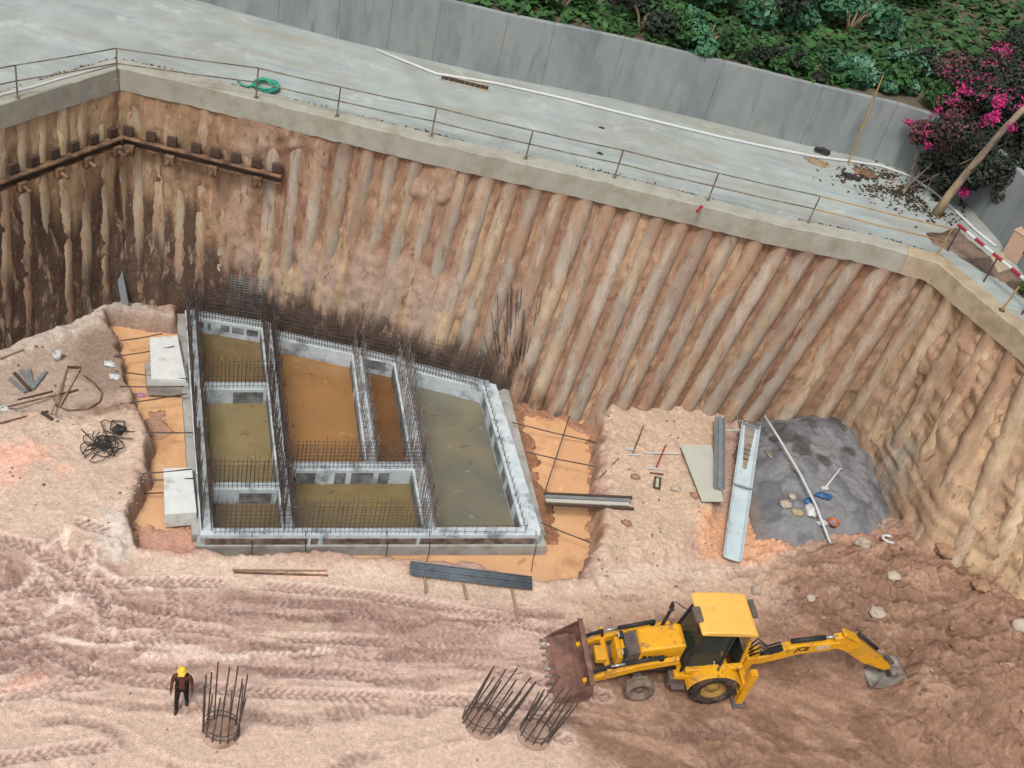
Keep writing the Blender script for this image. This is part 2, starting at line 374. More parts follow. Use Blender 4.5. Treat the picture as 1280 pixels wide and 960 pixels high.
def wall_at(s):
    i = 0
    while i < len(acc) - 2 and s > acc[i + 1]: i += 1
    t = (s - acc[i]) / (acc[i + 1] - acc[i])
    return AX[i][0].lerp(AX[i + 1][0], t), AX[i][1].lerp(AX[i + 1][1], t)
def inward(s):
    """horizontal normal pointing into the pit"""
    a = wall_at(max(s - .3, 0))[0]; b = wall_at(min(s + .3, acc[-1]))[0]
    d = b - a; d.z = 0; d.normalize(); return Vector((d.y, -d.x, 0))
S_CORNER, S_RIGHT = acc[2], acc[10]

# wall colouring, worked out per vertex from soil stains that have their own shape
def wall_colour(X, Y, Z, S, seed, soil):
    n1 = fbm(S * 1.1, Z * .18, seed=seed, oct=4); n2 = fbm(S * 3.2, Z * .5, seed=seed + 5, oct=4); n3 = fbm(S * .35, Z * .3, seed=3, oct=4)
    sc = S - S_CORNER
    left = 1 - sstep(2.5, 5.5, sc)                     # weathered ochre corner
    right = sstep(S_RIGHT - 2, S_RIGHT + 1.5, S)
    if soil:
        c = NC(146, 102, 76)[None] * (1 - n1[:, None]) + NC(176, 134, 106)[None] * n1[:, None]
        cl = NC(146, 110, 78)[None] * (1 - n2[:, None]) + NC(184, 148, 110)[None] * n2[:, None]
        cr = NC(190, 152, 116)[None] + 0 * n1[:, None]
    else:
        c = NC(168, 154, 140)[None] * (1 - n1[:, None]) + NC(190, 172, 154)[None] * n1[:, None]
        cl = NC(178, 154, 124)[None] * (1 - n2[:, None]) + NC(200, 180, 150)[None] * n2[:, None]
        cr = NC(210, 180, 146)[None] + 0 * n1[:, None]
    c = c * (1 - left[:, None]) + cl * left[:, None]
    c = c * (1 - right[:, None]) + cr * right[:, None]
    # smeared mud, pinkish, over the part right of the corner
    mud = sstep(.46, .62, fbm(S * .5, Z * .35, seed=11)) * sstep(3.5, 5, sc) * (1 - sstep(12, 17, sc)) * .9
    c = c * (1 - mud[:, None]) + NC(190, 160, 140)[None] * mud[:, None]
    # ochre streaks
    st = sstep(.55, .68, fbm(S * 2.3, Z * .5, seed=21, oct=5)) * .6 * (1 - right * .3)
    c = c * (1 - st[:, None]) + NC(208, 174, 124)[None] * st[:, None]
    rd = sstep(.6, .72, fbm(S * 1.7, Z * .16, seed=31)) * .5
    c = c * (1 - rd[:, None]) + NC(146, 98, 70)[None] * rd[:, None]
    # dark damp band at the foot, higher towards the left corner
    hgt = 2.1 * (1 - sstep(2.2, 4.3, sc)) + 1.35 * (1 - sstep(15, 19, sc)) - 1.2 * sstep(15, 19, sc)
    edge = hgt + (fbm(S * 2.9, Z * .06, seed=41) - .5) * 5.0 * (1 - .6 * sstep(2, 6, sc)) + (1.2 if soil else -1.0) * (1 - sstep(3, 6, sc))
    w = sstep(.5 + .5 * left.mean(), -.5 - .5 * left.mean(), Z - edge)
    wet = NC(76, 58, 50)[None] * (1 - n2[:, None]) + NC(100, 78, 66)[None] * n2[:, None]
    wk = .92 + .03 * left
    c = c * (1 - (w * wk)[:, None]) + wet * (w * wk)[:, None]
    gp = np.exp(-((S - acc[12] + .5) / .55) ** 2) * sstep(4.2, 3.0, Z + n2)
    c = c * (1 - gp[:, None] * .8) + NC(158, 152, 138)[None] * gp[:, None] * .8
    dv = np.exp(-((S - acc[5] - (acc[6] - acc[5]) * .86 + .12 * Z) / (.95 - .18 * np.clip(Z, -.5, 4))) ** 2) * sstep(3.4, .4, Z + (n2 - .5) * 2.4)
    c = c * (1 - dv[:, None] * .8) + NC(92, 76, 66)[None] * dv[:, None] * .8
    # browner towards the top, just under the beam
    u = sstep(7.2, 8.1, Z + (n2 - .5) * 1.2) * .6 * (1 - left * .5)
    c = c * (1 - u[:, None]) + NC(142, 98, 66)[None] * u[:, None]
    gr = fbm(S * 9, Z * 2.2, seed=77, oct=3)
    c = c * (0.88 + .24 * n3[:, None]) * (.86 + .28 * gr[:, None])
    lum = c.mean(1, keepdims=True)
    return (c * .76 + lum * .24) * np.array((1.3, 1.29, 1.24))

# ------------------------------------------------------------------ retaining wall
wall_root = empty('retaining_wall', tuple(G(500, 440, 0)), 0, 'long bored pile retaining wall of brown and grey columns around the excavation', 'wall')
W0 = wall_root.location.copy()
SP = .765
pos = []; q_ = .3
while q_ < acc[-1] - .3:
    pos.append(q_); f_ = (q_ - S_CORNER) / (S_RIGHT - S_CORNER); q_ += .76 + .17 * min(max(f_, 0), 1) + random.uniform(-.04, .04)
for i, s0 in enumerate(pos):
    fr_ = min(max((s0 - S_CORNER) / (S_RIGHT - S_CORNER), 0), 1)
    T, B = wall_at(s0)
    rowz = np.linspace(0, 1, 62); k = 14
    rad = .29 + .05 * fr_ + random.uniform(-.035, .03)
    right = float(sstep(S_RIGHT - 1, S_RIGHT + 2, np.array(s0)))
    th = np.arange(k) * 2 * math.pi / k
    R, TH = np.meshgrid(rowz, th, indexing='ij')
    ax = np.array(T)[None, None] * (1 - R[..., None]) + np.array(B)[None, None] * R[..., None]
    px, py, pz = ax[..., 0] + np.cos(TH) * rad, ax[..., 1] + np.sin(TH) * rad, ax[..., 2]
    dn = (fbm(px * 1.3, py * 1.3, pz * .8, seed=2, oct=4) - .5) * (.03 + .16 * right) + (fbm(px * 6, py * 6, pz * 5, seed=8, oct=4) - .5) * (.04 + .12 * right)
    rr = rad + dn
    X = ax[..., 0] + np.cos(TH) * rr; Y = ax[..., 1] + np.sin(TH) * rr; Zc = pz
    vs = np.stack([X, Y, Zc], -1).reshape(-1, 3)
    fs = [(a * k + b, a * k + (b + 1) % k, (a + 1) * k + (b + 1) % k, (a + 1) * k + b) for a in range(len(rowz) - 1) for b in range(k)]
    nrm = np.array(inward(s0)); dd = np.array((nrm[1], -nrm[0]))
    Sv = s0 - (np.cos(TH) * nrm[1] - np.sin(TH) * nrm[0]) * rad * -1
    col = wall_colour(vs[:, 0], vs[:, 1], vs[:, 2], Sv.ravel() * 1.0, 50 + i % 7, False)
    col = col * random.uniform(.84, 1.1)
    link_mesh('pile', vs - np.array(W0)[None], fs, M['pile'], wall_root, smooth=True, colors=col)

# earth between and behind the piles
def earth_sheet():
    S = np.arange(0, acc[-1], .11); H = np.linspace(0, 1, 84)
    P = np.array([[*wall_at(s)[0], *wall_at(s)[1]] for s in S]); Nn = np.array([inward(s) for s in S])
    SS, R = np.meshgrid(S, H, indexing='ij')
    ax = P[:, None, :3] * (1 - R[..., None]) + P[:, None, 3:] * R[..., None]
    z = ax[..., 2]; sc = SS - S_CORNER
    off = .17 + (fbm(SS * .7, z * .35, seed=61, oct=5) - .5) * .3 + (fbm(SS * 3.5, z * 2.6, seed=62, oct=5, gain=.6) - .5) * .17 + .06 * (1 - sstep(4, 7, sc))
    mud = sstep(.45, .6, fbm(SS * .5, z * .35, seed=11)) * sstep(3.5, 5, sc) * (1 - sstep(12, 17, sc))
    off = off + .16 * mud - .08 * sstep(14, 18, sc)
    right = sstep(S_RIGHT, S_RIGHT + 2, SS)
    off = off + right * (.0 + .2 * sstep(5.0, 1.5, z + (fbm(SS * .9, z * .4, seed=75) - .5) * 3)) + right * (fbm(SS * .8, z * 4.2, seed=73, oct=3) - .5) * .22 + right * ((fbm(SS * 1.1, z * .7, seed=71, oct=4) - .42) * .6)
    X = ax[..., 0] + Nn[:, None, 0] * off; Y = ax[..., 1] + Nn[:, None, 1] * off
    vs = np.stack([X, Y, z], -1).reshape(-1, 3); m = len(H)
    fs = [(a * m + b, a * m + b + 1, (a + 1) * m + b + 1, (a + 1) * m + b) for a in range(len(S) - 1) for b in range(m - 1)]
    col = wall_colour(vs[:, 0], vs[:, 1], vs[:, 2], SS.ravel(), 90, True)
    o = link_mesh('earth_bank', vs, fs, M['earth'], smooth=True, colors=col); tag(o, kind='structure')
earth_sheet()

# capping beam, in the three straight runs of the wall
def offset_line(s_list, d, z):
    out = []
    for s in s_list:
        p = wall_at(s)[0] + inward(s) * d; out.append((p.x, p.y, z))
    return out
def beam(s0, s1, m):
    n = max(2, int((s1 - s0) / .25)); ss = [s0 + (s1 - s0) * i / n for i in range(n + 1)]
    mb = MB()
    ring = []
    for s in ss:
        p = wall_at(s)[0]; nn = inward(s); j = .05 * (mnoise.noise(Vector((s * 1.7, 0, 0)))); q = .06 * mnoise.noise(Vector((s * 2.3, 4, 0)))
        ring.append([p + nn * (.33 + j) + Vector((0, 0, -.03 + q)), p + nn * (.33 + j) + Vector((0, 0, .74)), p + nn * .3 + Vector((0, 0, .77)),
                     p - nn * .27 + Vector((0, 0, .77)), p - nn * .29 + Vector((0, 0, -.03))])
    vs = [v - W0 for r in ring for v in r]; k = 5
    fs = [(a * k + b, a * k + (b + 1) % k, (a + 1) * k + (b + 1) % k, (a + 1) * k + b) for a in range(len(ss) - 1) for b in range(k)]
    fs += [list(range(k)), list(range((len(ss) - 1) * k, len(ss) * k))[::-1]]
    mb.add(vs, [f[::-1] for f in fs]); mb.build('capping_beam', m, wall_root)
beam(0, S_CORNER - .01, M['beam']); beam(S_CORNER + .01, S_RIGHT - 1.2, M['beam']); beam(S_RIGHT - 1.19, acc[-1], M['beam_tan'])

# ------------------------------------------------------------------ upper ground, road
ss = [acc[-1] * i / 160 for i in range(161)]
edge = [wall_at(s)[0] - inward(s) * .26 for s in ss]
gw_px = [(-420, -190), (-60, -78), (200, -12), (420, 48), (620, 95), (760, 122), (880, 150), (1000, 180), (1090, 200), (1150, 219), (1205, 252), (1248, 300), (1300, 372), (1400, 500)]
gw = GL(gw_px, ZR)
poly = [(p.x, p.y, ZR) for p in edge] + [(60, 10, ZR), (60, 120, ZR), (-80, 120, ZR), (-80, 10, ZR)]
tag(link_mesh('road', poly, [list(range(len(poly)))[::-1]], M['road']), kind='structure')
big = 400
fl = [(-big, -big, ZR - .012), (edge[0].x - 2, -big, ZR - .012)] 
# far ground round the excavation on the upper level
def ring_ground():
    e0, e1 = edge[0], edge[-1]
    pts = [(p.x, p.y) for p in edge]
    poly = [(q[0], q[1], ZR - .03) for q in pts] + [(e1.x + 30, e1.y - 25, ZR - .03), (big, -40, ZR - .03), (big, big, ZR - .03), (-big, big, ZR - .03), (-big, -40, ZR - .03), (e0.x - 30, e0.y - 25, ZR - .03)]
    tag(link_mesh('ground', poly, [list(range(len(poly)))[::-1]], M['upper']), kind='structure')
ring_ground()

# grey concrete wall behind the road with vertical joints
gwroot = empty('concrete_wall', tuple(G(1000, 180, ZR)), 0, 'plain grey concrete wall with vertical joints behind the road', 'wall')
GH = 2.35; O = gwroot.location
mb = MB()
dense = []
for a, b in zip(gw[:-1], gw[1:]):
    n = max(1, int((b - a).length / 1.9))
    for i in range(n): dense.append(a.lerp(b, (i + (random.uniform(-.22, .22) if i else 0)) / n))
dense.append(gw[-1])
for a, b in zip(dense[:-1], dense[1:]):
    d = (b - a).normalized(); nn = Vector((d.y, -d.x, 0)); a2, b2 = a + d * .006, b - d * .006
    pb = MB(); pb.prism([a2 - O, b2 - O, b2 - nn * .25 - O, a2 - nn * .25 - O], -.1, GH + random.uniform(-.008, .008)); pb.build('wall_panel', M['gwall'], gwroot)
mb = MB()
for a, b in zip(gw[:-1], gw[1:]):
    d = (b - a).normalized(); nn = Vector((d.y, -d.x, 0)); mb.prism([a - nn * .03 - O, b - nn * .03 - O, b - nn * .22 - O, a - nn * .22 - O], -.1, GH - .03)
mb.build('joint_filler', M['joint'], gwroot)
# planted bed behind the wall
bed = [(p.x, p.y + .12, ZR + GH - .12) for p in gw[:11]] + [(60, 30, ZR + GH - .12), (60, 110, ZR + GH - .12), (-80, 110, ZR + GH - .12)]
tag(link_mesh('planting_bed', bed, [list(range(len(bed)))[::-1]], M['upper']), kind='structure')

# ------------------------------------------------------------------ pit floor
xs = np.concatenate([np.linspace(-120, -21, 34), np.arange(-20.9, 22, .062), np.linspace(22.2, 120, 34)])
ys = np.concatenate([np.linspace(-120, 12, 40), np.arange(12.1, 35.5, .062), np.linspace(36, 60, 10)])
XX, YY = np.meshgrid(xs, ys, indexing='ij')
def wp(px, z=0): return [(p.x, p.y) for p in GL(px, z)]
trench_px = [(133, 400), (215, 408), (232, 372), (340, 376), (480, 420), (640, 470), (748, 522), (746, 560), (744, 640), (740, 690), (726, 728), (690, 729), (560, 709), (400, 698), (250, 694), (176, 688), (163, 668), (176, 620), (190, 560), (176, 522), (163, 486), (150, 440)]
wob = (fbm(XX * 1.2, YY * 1.2, seed=101, oct=4) - .5); wob2 = (fbm(XX * 4, YY * 4, seed=102, oct=3) - .5)
f1 = fbm(XX * .6, YY * .6, seed=103, oct=5); f2 = fbm(XX * 2.2, YY * 2.2, seed=104, oct=5); f3 = fbm(XX * 7, YY * 7, seed=105, oct=4)
def zone(px, soft=.3, amp=1.0, z=0, amp2=.5):
    d = sdpoly(XX, YY, wp(px, z)) + wob * amp + wob2 * amp2
    return sstep(soft, -soft, d)
dT = sdpoly(XX, YY, wp(trench_px, -.2)) + wob * .55 + wob2 * .28
H = (f1 - .5) * .2 + (f2 - .5) * .07 + (f3 - .5) * .07 + (fbm(XX * 13, YY * 13, seed=106, oct=2) - .5) * .035
# levels
plateau = zone([(-500, 480), (60, 520), (110, 530), (150, 516), (182, 522), (190, 560), (172, 650), (160, 690), (-500, 760)], .25, .5)
H = H + .3 * plateau
cblock = zone([(757, 490), (905, 500), (900, 560), (885, 660), (840, 700), (748, 705), (752, 600)], .35, .6)
H = H + .3 * cblock
ledge = zone([(-100, 440), (0, 420), (150, 372), (232, 398), (215, 412), (140, 398), (100, 420), (0, 455), (-100, 490)], .25, .3)
H = H + ledge * (.16 + (f2 - .5) * .2)
mound = zone([(960, 700), (1060, 680), (1140, 640), (1500, 600), (1700, 1000), (1080, 905), (990, 790)], 1.4, 1.5)
mx = np.clip((XX - 9) / 9, 0, 1.6)
H = H + mound * (.35 + 1.0 * mx) + mound * ((f2 - .5) * .45 + (f3 - .5) * .16 + np.abs(wob) * .35)
rough_r = zone([(700, 700), (1400, 640), (1500, 1000), (690, 900)], 1.0, 1.0)
H = H + rough_r * ((f2 - .5) * .22 + (f3 - .5) * .08)
H = np.where(H > 0, H, H * .6)
# flat stand for the machine
mach = zone([(700, 850), (780, 830), (960, 815), (1120, 830), (1130, 900), (900, 950), (700, 930)], .8, .3)
H = H * (1 - mach) + (f3 - .5) * .08 * mach
front = zone([(200, 850), (720, 850), (720, 1000), (150, 1000)], .8, .3)
H = H * (1 - front * .6)
dep = sstep(.12, -.22, dT)
H = H * (1 - dep) + (-1.0 + (f1 - .5) * .2) * dep
H = H + np.exp(-(np.clip(dT, 0, 9) / .45) ** 2) * (1 - dep) * .14       # spoil lip along the trench

# colours
def blend(c, mask, rgb): return c * (1 - mask[..., None]) + np.array(C(*rgb)) * mask[..., None]
col = np.empty(XX.shape + (3,)); col[:] = C(186, 152, 134)
col = blend(col, sstep(.4, .65, f1) * .6, (198, 168, 148))
col = blend(col, zone([(-300, 480), (150, 500), (190, 560), (165, 690), (100, 690), (-300, 700)], .6, 1.2) * .9, (206, 178, 156))
col = blend(col, zone([(-200, 440), (0, 420), (150, 376), (215, 405), (150, 410), (170, 500), (90, 520), (0, 540), (-200, 560)], .4, .8) * .85, (178, 156, 138))
col = blend(col, zone([(95, 415), (150, 405), (168, 425), (150, 440), (160, 490), (130, 495), (90, 470)], .35, .5) * .75, (138, 116, 100))
col = blend(col, zone([(100, 505), (150, 505), (160, 512), (130, 522), (100, 514)], .2, .2) * .7, (126, 92, 70))
col = blend(col, ledge * .85, (202, 186, 170))
col = blend(col, zone([(165, 690), (250, 695), (560, 712), (690, 735), (760, 700), (880, 700), (940, 715), (900, 745), (560, 755), (300, 742), (150, 735)], .6, 1.2) * .9, (212, 186, 164))
col = blend(col, zone([(130, 640), (170, 660), (165, 700), (120, 700)], .3, .4) * .6, (206, 200, 190))
col = blend(col, zone([(-300, 735), (300, 745), (700, 770), (700, 845), (300, 855), (-300, 850)], .7, 1.5) * .85, (184, 148, 132))
col = blend(col, zone([(-300, 690), (110, 695), (130, 760), (60, 800), (-300, 790)], .7, 1.0) * .5, (186, 152, 134))
col = blend(col, zone([(-300, 845), (800, 845), (800, 1200), (-300, 1200)], .9, 1.6) * .8, (208, 178, 158))
col = blend(col, cblock * .95, (198, 170, 144))
col = blend(col, zone([(690, 745), (1000, 700), (1020, 760), (830, 800), (690, 800)], .7, 1.4) * .7, (192, 160, 134))
brown = zone([(690, 790), (960, 760), (1000, 700), (1130, 670), (1500, 680), (1600, 1100), (900, 1100), (690, 900)], .9, 1.8)
col = blend(col, brown * .92, (150, 112, 88))
col = blend(col, brown * sstep(.5, .62, fbm(XX * .8 + YY * .3, YY * 1.8, seed=160, oct=5)) * .65, (184, 146, 120))
col = blend(col, brown * sstep(.5, .38, fbm(XX * .9 + YY * .3, YY * 2.2, seed=161, oct=5)) * .6, (122, 88, 68))
col = blend(col, brown * sstep(.6, .75, f3) * .25, (186, 152, 128))
# damp streaked ruts
for poly_, a in [([(285, 742), (360, 738), (480, 748), (560, 760), (470, 768), (300, 766)], .75), ([(270, 832), (360, 828), (480, 838), (490, 850), (400, 852), (270, 842)], .7),
                 ([(340, 800), (470, 795), (500, 820), (360, 835)], .5), ([(0, 800), (70, 806), (110, 835), (0, 850)], .6), ([(0, 690), (40, 700), (50, 735), (0, 742)], .5), ([(600, 800), (700, 790), (700, 830), (600, 830)], .35)]:
    col = blend(col, zone(poly_, .35, .9) * a, (134, 102, 92))
lobes = zone([(330, 795), (400, 783), (420, 795), (340, 810)], .2, .5) * .7
col = blend(col, lobes, (218, 198, 168))
# salmon coloured wet patches
for poly_, a in [([(-60, 572), (30, 562), (68, 566), (60, 585), (10, 590), (-60, 600)], .9), ([(0, 590), (30, 585), (30, 610), (0, 620)], .6), ([(72, 592), (82, 590), (80, 606), (70, 604)], .7),
                 ([(5, 540), (40, 525), (40, 532), (8, 545)], .6), ([(15, 852), (60, 840), (70, 850), (40, 868), (0, 868)], .8), ([(370, 712), (405, 710), (410, 722), (365, 722)], .4)]:
    col = blend(col, zone(poly_, .15, .35) * a, (232, 176, 152))
col = blend(col, zone([(872, 648), (905, 640), (960, 668), (985, 690), (960, 703), (880, 702), (868, 680)], .3, .5) * .9, (216, 160, 118))
col = blend(col, zone([(1040, 682), (1110, 684), (1060, 694)], .2, .3) * .6, (206, 150, 120))
# trench sides and lip
col = blend(col, sstep(.35, -.05, dT) * sstep(-.5, -.1, dT) * .6, (142, 106, 82))
col = blend(col, sstep(-.1, -.35, dT), (196, 142, 108))
pinkmud = zone([(176, 650), (250, 650), (250, 694), (172, 690)], .2, .3)
H = np.where(pinkmud > .3, np.maximum(H, -.36 + (f2 - .5) * .2), H)
col = blend(col, pinkmud * .9, (196, 146, 124))
darkmud = zone([(180, 500), (205, 505), (215, 530), (190, 540)], .2, .4)
H = np.where(darkmud > .4, np.maximum(H, -.42 + (f2 - .5) * .1), H)
col = blend(col, darkmud * .7, (166, 130, 110))
for px, h_, c_, a_ in [([(636, 498), (652, 512), (676, 600), (698, 676), (684, 684), (660, 610), (634, 520)], -.36, (142, 98, 70), .85), ([(640, 515), (700, 528), (745, 545), (746, 528), (680, 505), (640, 492)], -.4, (150, 108, 82), .7), ([(736, 540), (748, 540), (746, 690), (738, 690)], -.38, (158, 116, 86), .7), ([(215, 405), (236, 400), (240, 420), (215, 416)], -.36, (170, 140, 116), .6)]:
    k_ = zone(px, .15, .5, -.4); H = np.where(k_ > .4, np.maximum(H, h_ + (f2 - .5) * .22 + (f3 - .5) * .08), H); col = blend(col, k_ * a_, c_)
# tyre tracks: pressed lugs
def track(px, width=.42, depth=.025, lug=.2, dark=.2, tone=(140, 108, 96)):
    global H, col
    d, S, side = sdline(XX + wob * .9, YY + (fbm(YY * .5, XX * .35, seed=150) - .5) * 1.6, wp(px))
    m = sstep(width * .5, width * .5 - .12, d) * (1 - dep) * sstep(.36, .5, fbm(XX * .5, YY * .9, seed=int(abs(px[0][1]))))
    pat = np.sin((S + np.abs(side) * .7) * 2 * math.pi / lug)
    H = H - m * depth + m * pat * .05 + np.exp(-((d - width * .6) / .09) ** 2) * .025 * (1 - dep)
    col = blend(col, m * (.5 + .5 * sstep(-.4, .5, -pat)) * dark * 3, tone)
for px in [[(-20, 700), (60, 690), (120, 718), (135, 765), (95, 812), (20, 835)], [(-20, 742), (40, 731), (82, 750), (82, 786), (30, 815), (-20, 824)], [(150, 700), (175, 750), (160, 800), (90, 850)], [(-60, 775), (150, 770), (330, 757), (470, 760), (700, 782)], [(-60, 812), (100, 806), (300, 812), (520, 802), (700, 800)], [(280, 752), (400, 752), (500, 760)], [(-40, 835), (150, 838), (340, 838), (480, 842), (640, 832)],
           [(300, 815), (420, 808), (560, 812)], [(-40, 722), (60, 728), (160, 755), (300, 780)], [(-30, 700), (20, 712), (45, 745), (30, 790), (-30, 830)], [(730, 740), (820, 735), (940, 715)], [(480, 770), (600, 775), (690, 790)],
           [(60, 876), (300, 892), (560, 872), (700, 890)], [(-60, 905), (120, 925), (330, 985)], [(330, 985), (520, 925), (760, 905), (1000, 930)], [(760, 985), (960, 935), (1300, 900)]]:
    track(px)
# raised pale strips squeezed up by the tyres
for px in [[(-10, 747), (25, 738), (52, 712)], [(50, 705), (70, 735), (96, 759)], [(-10, 791), (30, 786), (84, 753)], [(32, 786), (70, 800), (120, 805), (170, 805)], [(108, 766), (140, 786), (170, 803), (230, 812), (290, 822)],
           [(96, 745), (112, 722), (116, 700)], [(90, 715), (112, 705)], [(112, 700), (140, 720), (190, 735)], [(180, 820), (290, 822), (420, 815)], [(60, 690), (82, 672), (84, 690)], [(0, 852), (30, 838)]]:
    d, S, side = sdline(XX + wob * .3, YY + wob * .3, wp(px)); dd_ = d + wob2 * .1
    m = sstep(.15, .06, dd_) * (1 - dep)
    H = H * (1 - m * .7) + m * .05; col = blend(col, m * .9, (232, 206, 188))
def tread(px, ang, a=.8, tone=(146, 114, 104)):
    global H, col
    m = zone(px, .3, .8) * (1 - dep); u = XX * math.cos(ang) + YY * math.sin(ang); v = -XX * math.sin(ang) + YY * math.cos(ang); u = u + wob * .5; v = v + wob * .3
    rows = np.floor(v / .34); p = np.sin((u + np.abs((v / .34 - rows) - .5) * .24 + rows * .07) * 2 * math.pi / .21) * sstep(.5, .36, np.abs(v / .34 - rows - .5))
    br = sstep(.35, .5, fbm(XX * .9, YY * .9, seed=170)) * m
    H = H + br * p * .03; col = blend(col, br * sstep(-.3, .5, -p) * a, tone); col = blend(col, br * sstep(.3, .9, p) * a * .5, (222, 190, 176))
for px, an, a_ in [([(-40, 690), (70, 680), (130, 730), (120, 800), (60, 812), (-40, 800)], .9, .6), ([(275, 742), (400, 740), (480, 752), (470, 778), (285, 775)], .28, .8), ([(350, 800), (470, 792), (500, 838), (470, 852), (340, 830)], .28, .7),
                   ([(150, 790), (340, 795), (340, 835), (140, 835)], .28, .5), ([(480, 770), (700, 770), (700, 835), (490, 830)], .3, .45), ([(-40, 806), (110, 806), (110, 850), (-40, 850)], .3, .6), ([(100, 740), (280, 745), (280, 790), (120, 785)], .26, .45),
                   ([(950, 745), (1050, 720), (1090, 790), (980, 800)], .5, .4)]:
    tread(px, an, a_)
# crisp twin tyre tracks with lugs
def catmull(P, k):
    P = [P[0] * 2 - P[1]] + P + [P[-1] * 2 - P[-2]]; out = []
    for i in range(1, len(P) - 2):
        for j in range(k):
            t = j / k; a, b, c, d = P[i - 1], P[i], P[i + 1], P[i + 2]
            out.append(.5 * ((2 * b) + (c - a) * t + (2 * a - 5 * b + 4 * c - d) * t * t + (3 * b - a - 3 * c + d) * t ** 3))
    return out + [P[-2]]
def twin(px, gauge=.92, width=.4, a=.75, keep=.42, seed=0, tone=(150, 116, 104)):
    global H, col
    P = [np.array((p.x, p.y)) for p in GL(px, 0)]; L_ = catmull(P, 7)
    for s_ in (-1, 1):
        Q = []
        for i, p in enumerate(L_):
            d_ = L_[min(i + 1, len(L_) - 1)] - L_[max(i - 1, 0)]; d_ = d_ / np.hypot(*d_); Q.append(p + np.array((-d_[1], d_[0])) * s_ * gauge)
        qx = [q[0] for q in Q]; qy = [q[1] for q in Q]
        i0, i1 = np.searchsorted(xs, [min(qx) - 1, max(qx) + 1]); j0, j1 = np.searchsorted(ys, [min(qy) - 1, max(qy) + 1])
        if i1 <= i0 or j1 <= j0: continue
        sl = (slice(i0, i1), slice(j0, j1)); d, S, side = sdline(XX[sl], YY[sl], Q)
        br = sstep(width * .5, width * .5 - .05, d) * sstep(keep, keep + .1, fbm(S * .45 + 40 * s_, side * .8, seed=180 + seed)) * (1 - dep[sl])
        p = np.sin((S + np.where(side > 0, 1, -1) * .05 + np.abs(side) * .8) * 2 * math.pi / .23)
        rim = np.exp(-((d - width * .56) / .05) ** 2) * (1 - dep[sl]) * sstep(keep, keep + .1, fbm(S * .45 + 40 * s_, side * .8, seed=180 + seed))
        H[sl] += -br * .03 + br * p * .03 + rim * .025
        c_ = col[sl]; k_ = (br * (.25 + .75 * sstep(-.3, .3, -p)) * a)[..., None]; c_ = c_ * (1 - k_) + np.array(C(*tone)) * k_
        k_ = (np.maximum(br * sstep(.2, .8, p) * .45, rim * .5))[..., None]; col[sl] = c_ * (1 - k_) + np.array(C(226, 196, 180)) * k_
twin([(760, 838), (600, 800), (420, 772), (200, 760), (-80, 790)], seed=1)
twin([(720, 850), (520, 838), (300, 828), (120, 800), (60, 740), (70, 690)], seed=2, keep=.38)
twin([(-60, 840), (60, 822), (170, 770), (150, 715), (80, 690)], seed=3, keep=.36)
twin([(-60, 700), (40, 730), (90, 780), (40, 830), (-60, 850)], seed=4, keep=.36)
twin([(700, 960), (500, 890), (260, 880), (-80, 920)], seed=5, keep=.45)
# streaky scraping along the haul road
strk = fbm(XX * .5 - YY * .15, (YY - .3 * XX) * 4.2, seed=140, oct=4)
road_z = zone([(-300, 738), (700, 745), (720, 860), (-300, 860)], .8, .8)
col = blend(col, road_z * sstep(.52, .66, strk) * .4, (156, 122, 108)); col = blend(col, road_z * sstep(.48, .36, strk) * .5, (214, 182, 166))
H = H + road_z * (strk - .5) * .05
col = col * (.88 + .24 * f3[..., None]) * (.9 + .2 * f2[..., None])
lum = col.mean(-1, keepdims=True); col = (col * .88 + lum * .12) * (1.42 - .17 * np.maximum(brown, 0)[..., None])
# keep the floor level with the foot of the wall, then build
nx, ny = XX.shape
idx = np.arange(nx * ny).reshape(nx, ny)
faces = np.stack([idx[:-1, :-1], idx[1:, :-1], idx[1:, 1:], idx[:-1, 1:]], -1).reshape(-1, 4)
def big_mesh(name, V, F, m, cols):
    me = bpy.data.meshes.new(name); me.vertices.add(len(V)); me.vertices.foreach_set('co', V.astype(np.float32).ravel())
    me.loops.add(F.size); me.loops.foreach_set('vertex_index', F.astype(np.int32).ravel())
    me.polygons.add(len(F)); me.polygons.foreach_set('loop_start', np.arange(0, F.size, 4, dtype=np.int32))
    me.polygons.foreach_set('use_smooth', np.ones(len(F), bool)); me.update(calc_edges=True); me.materials.append(m)
    a = me.color_attributes.new('Col', 'FLOAT_COLOR', 'POINT'); a.data.foreach_set('color', np.concatenate([cols, np.ones((len(cols), 1))], 1).astype(np.float32).ravel())
    o = bpy.data.objects.new(name, me); COL.objects.link(o); return o
tag(big_mesh('pit_floor', np.stack([XX, YY, H], -1).reshape(-1, 3), faces, M['soil'], col.reshape(-1, 3)), kind='structure')
def hz(x, y):
    i = min(max(np.searchsorted(xs, x) - 1, 0), nx - 2); j = min(max(np.searchsorted(ys, y) - 1, 0), ny - 2)
    return float(H[i:i + 2, j:j + 2].mean())
def on(px, py, z0=0.0, it=4):
    """point of the pit floor seen at photo pixel"""
    z = z0
    for _ in range(it):
        p = G(px, py, z); z = hz(p.x, p.y)
    return G(px, py, z)

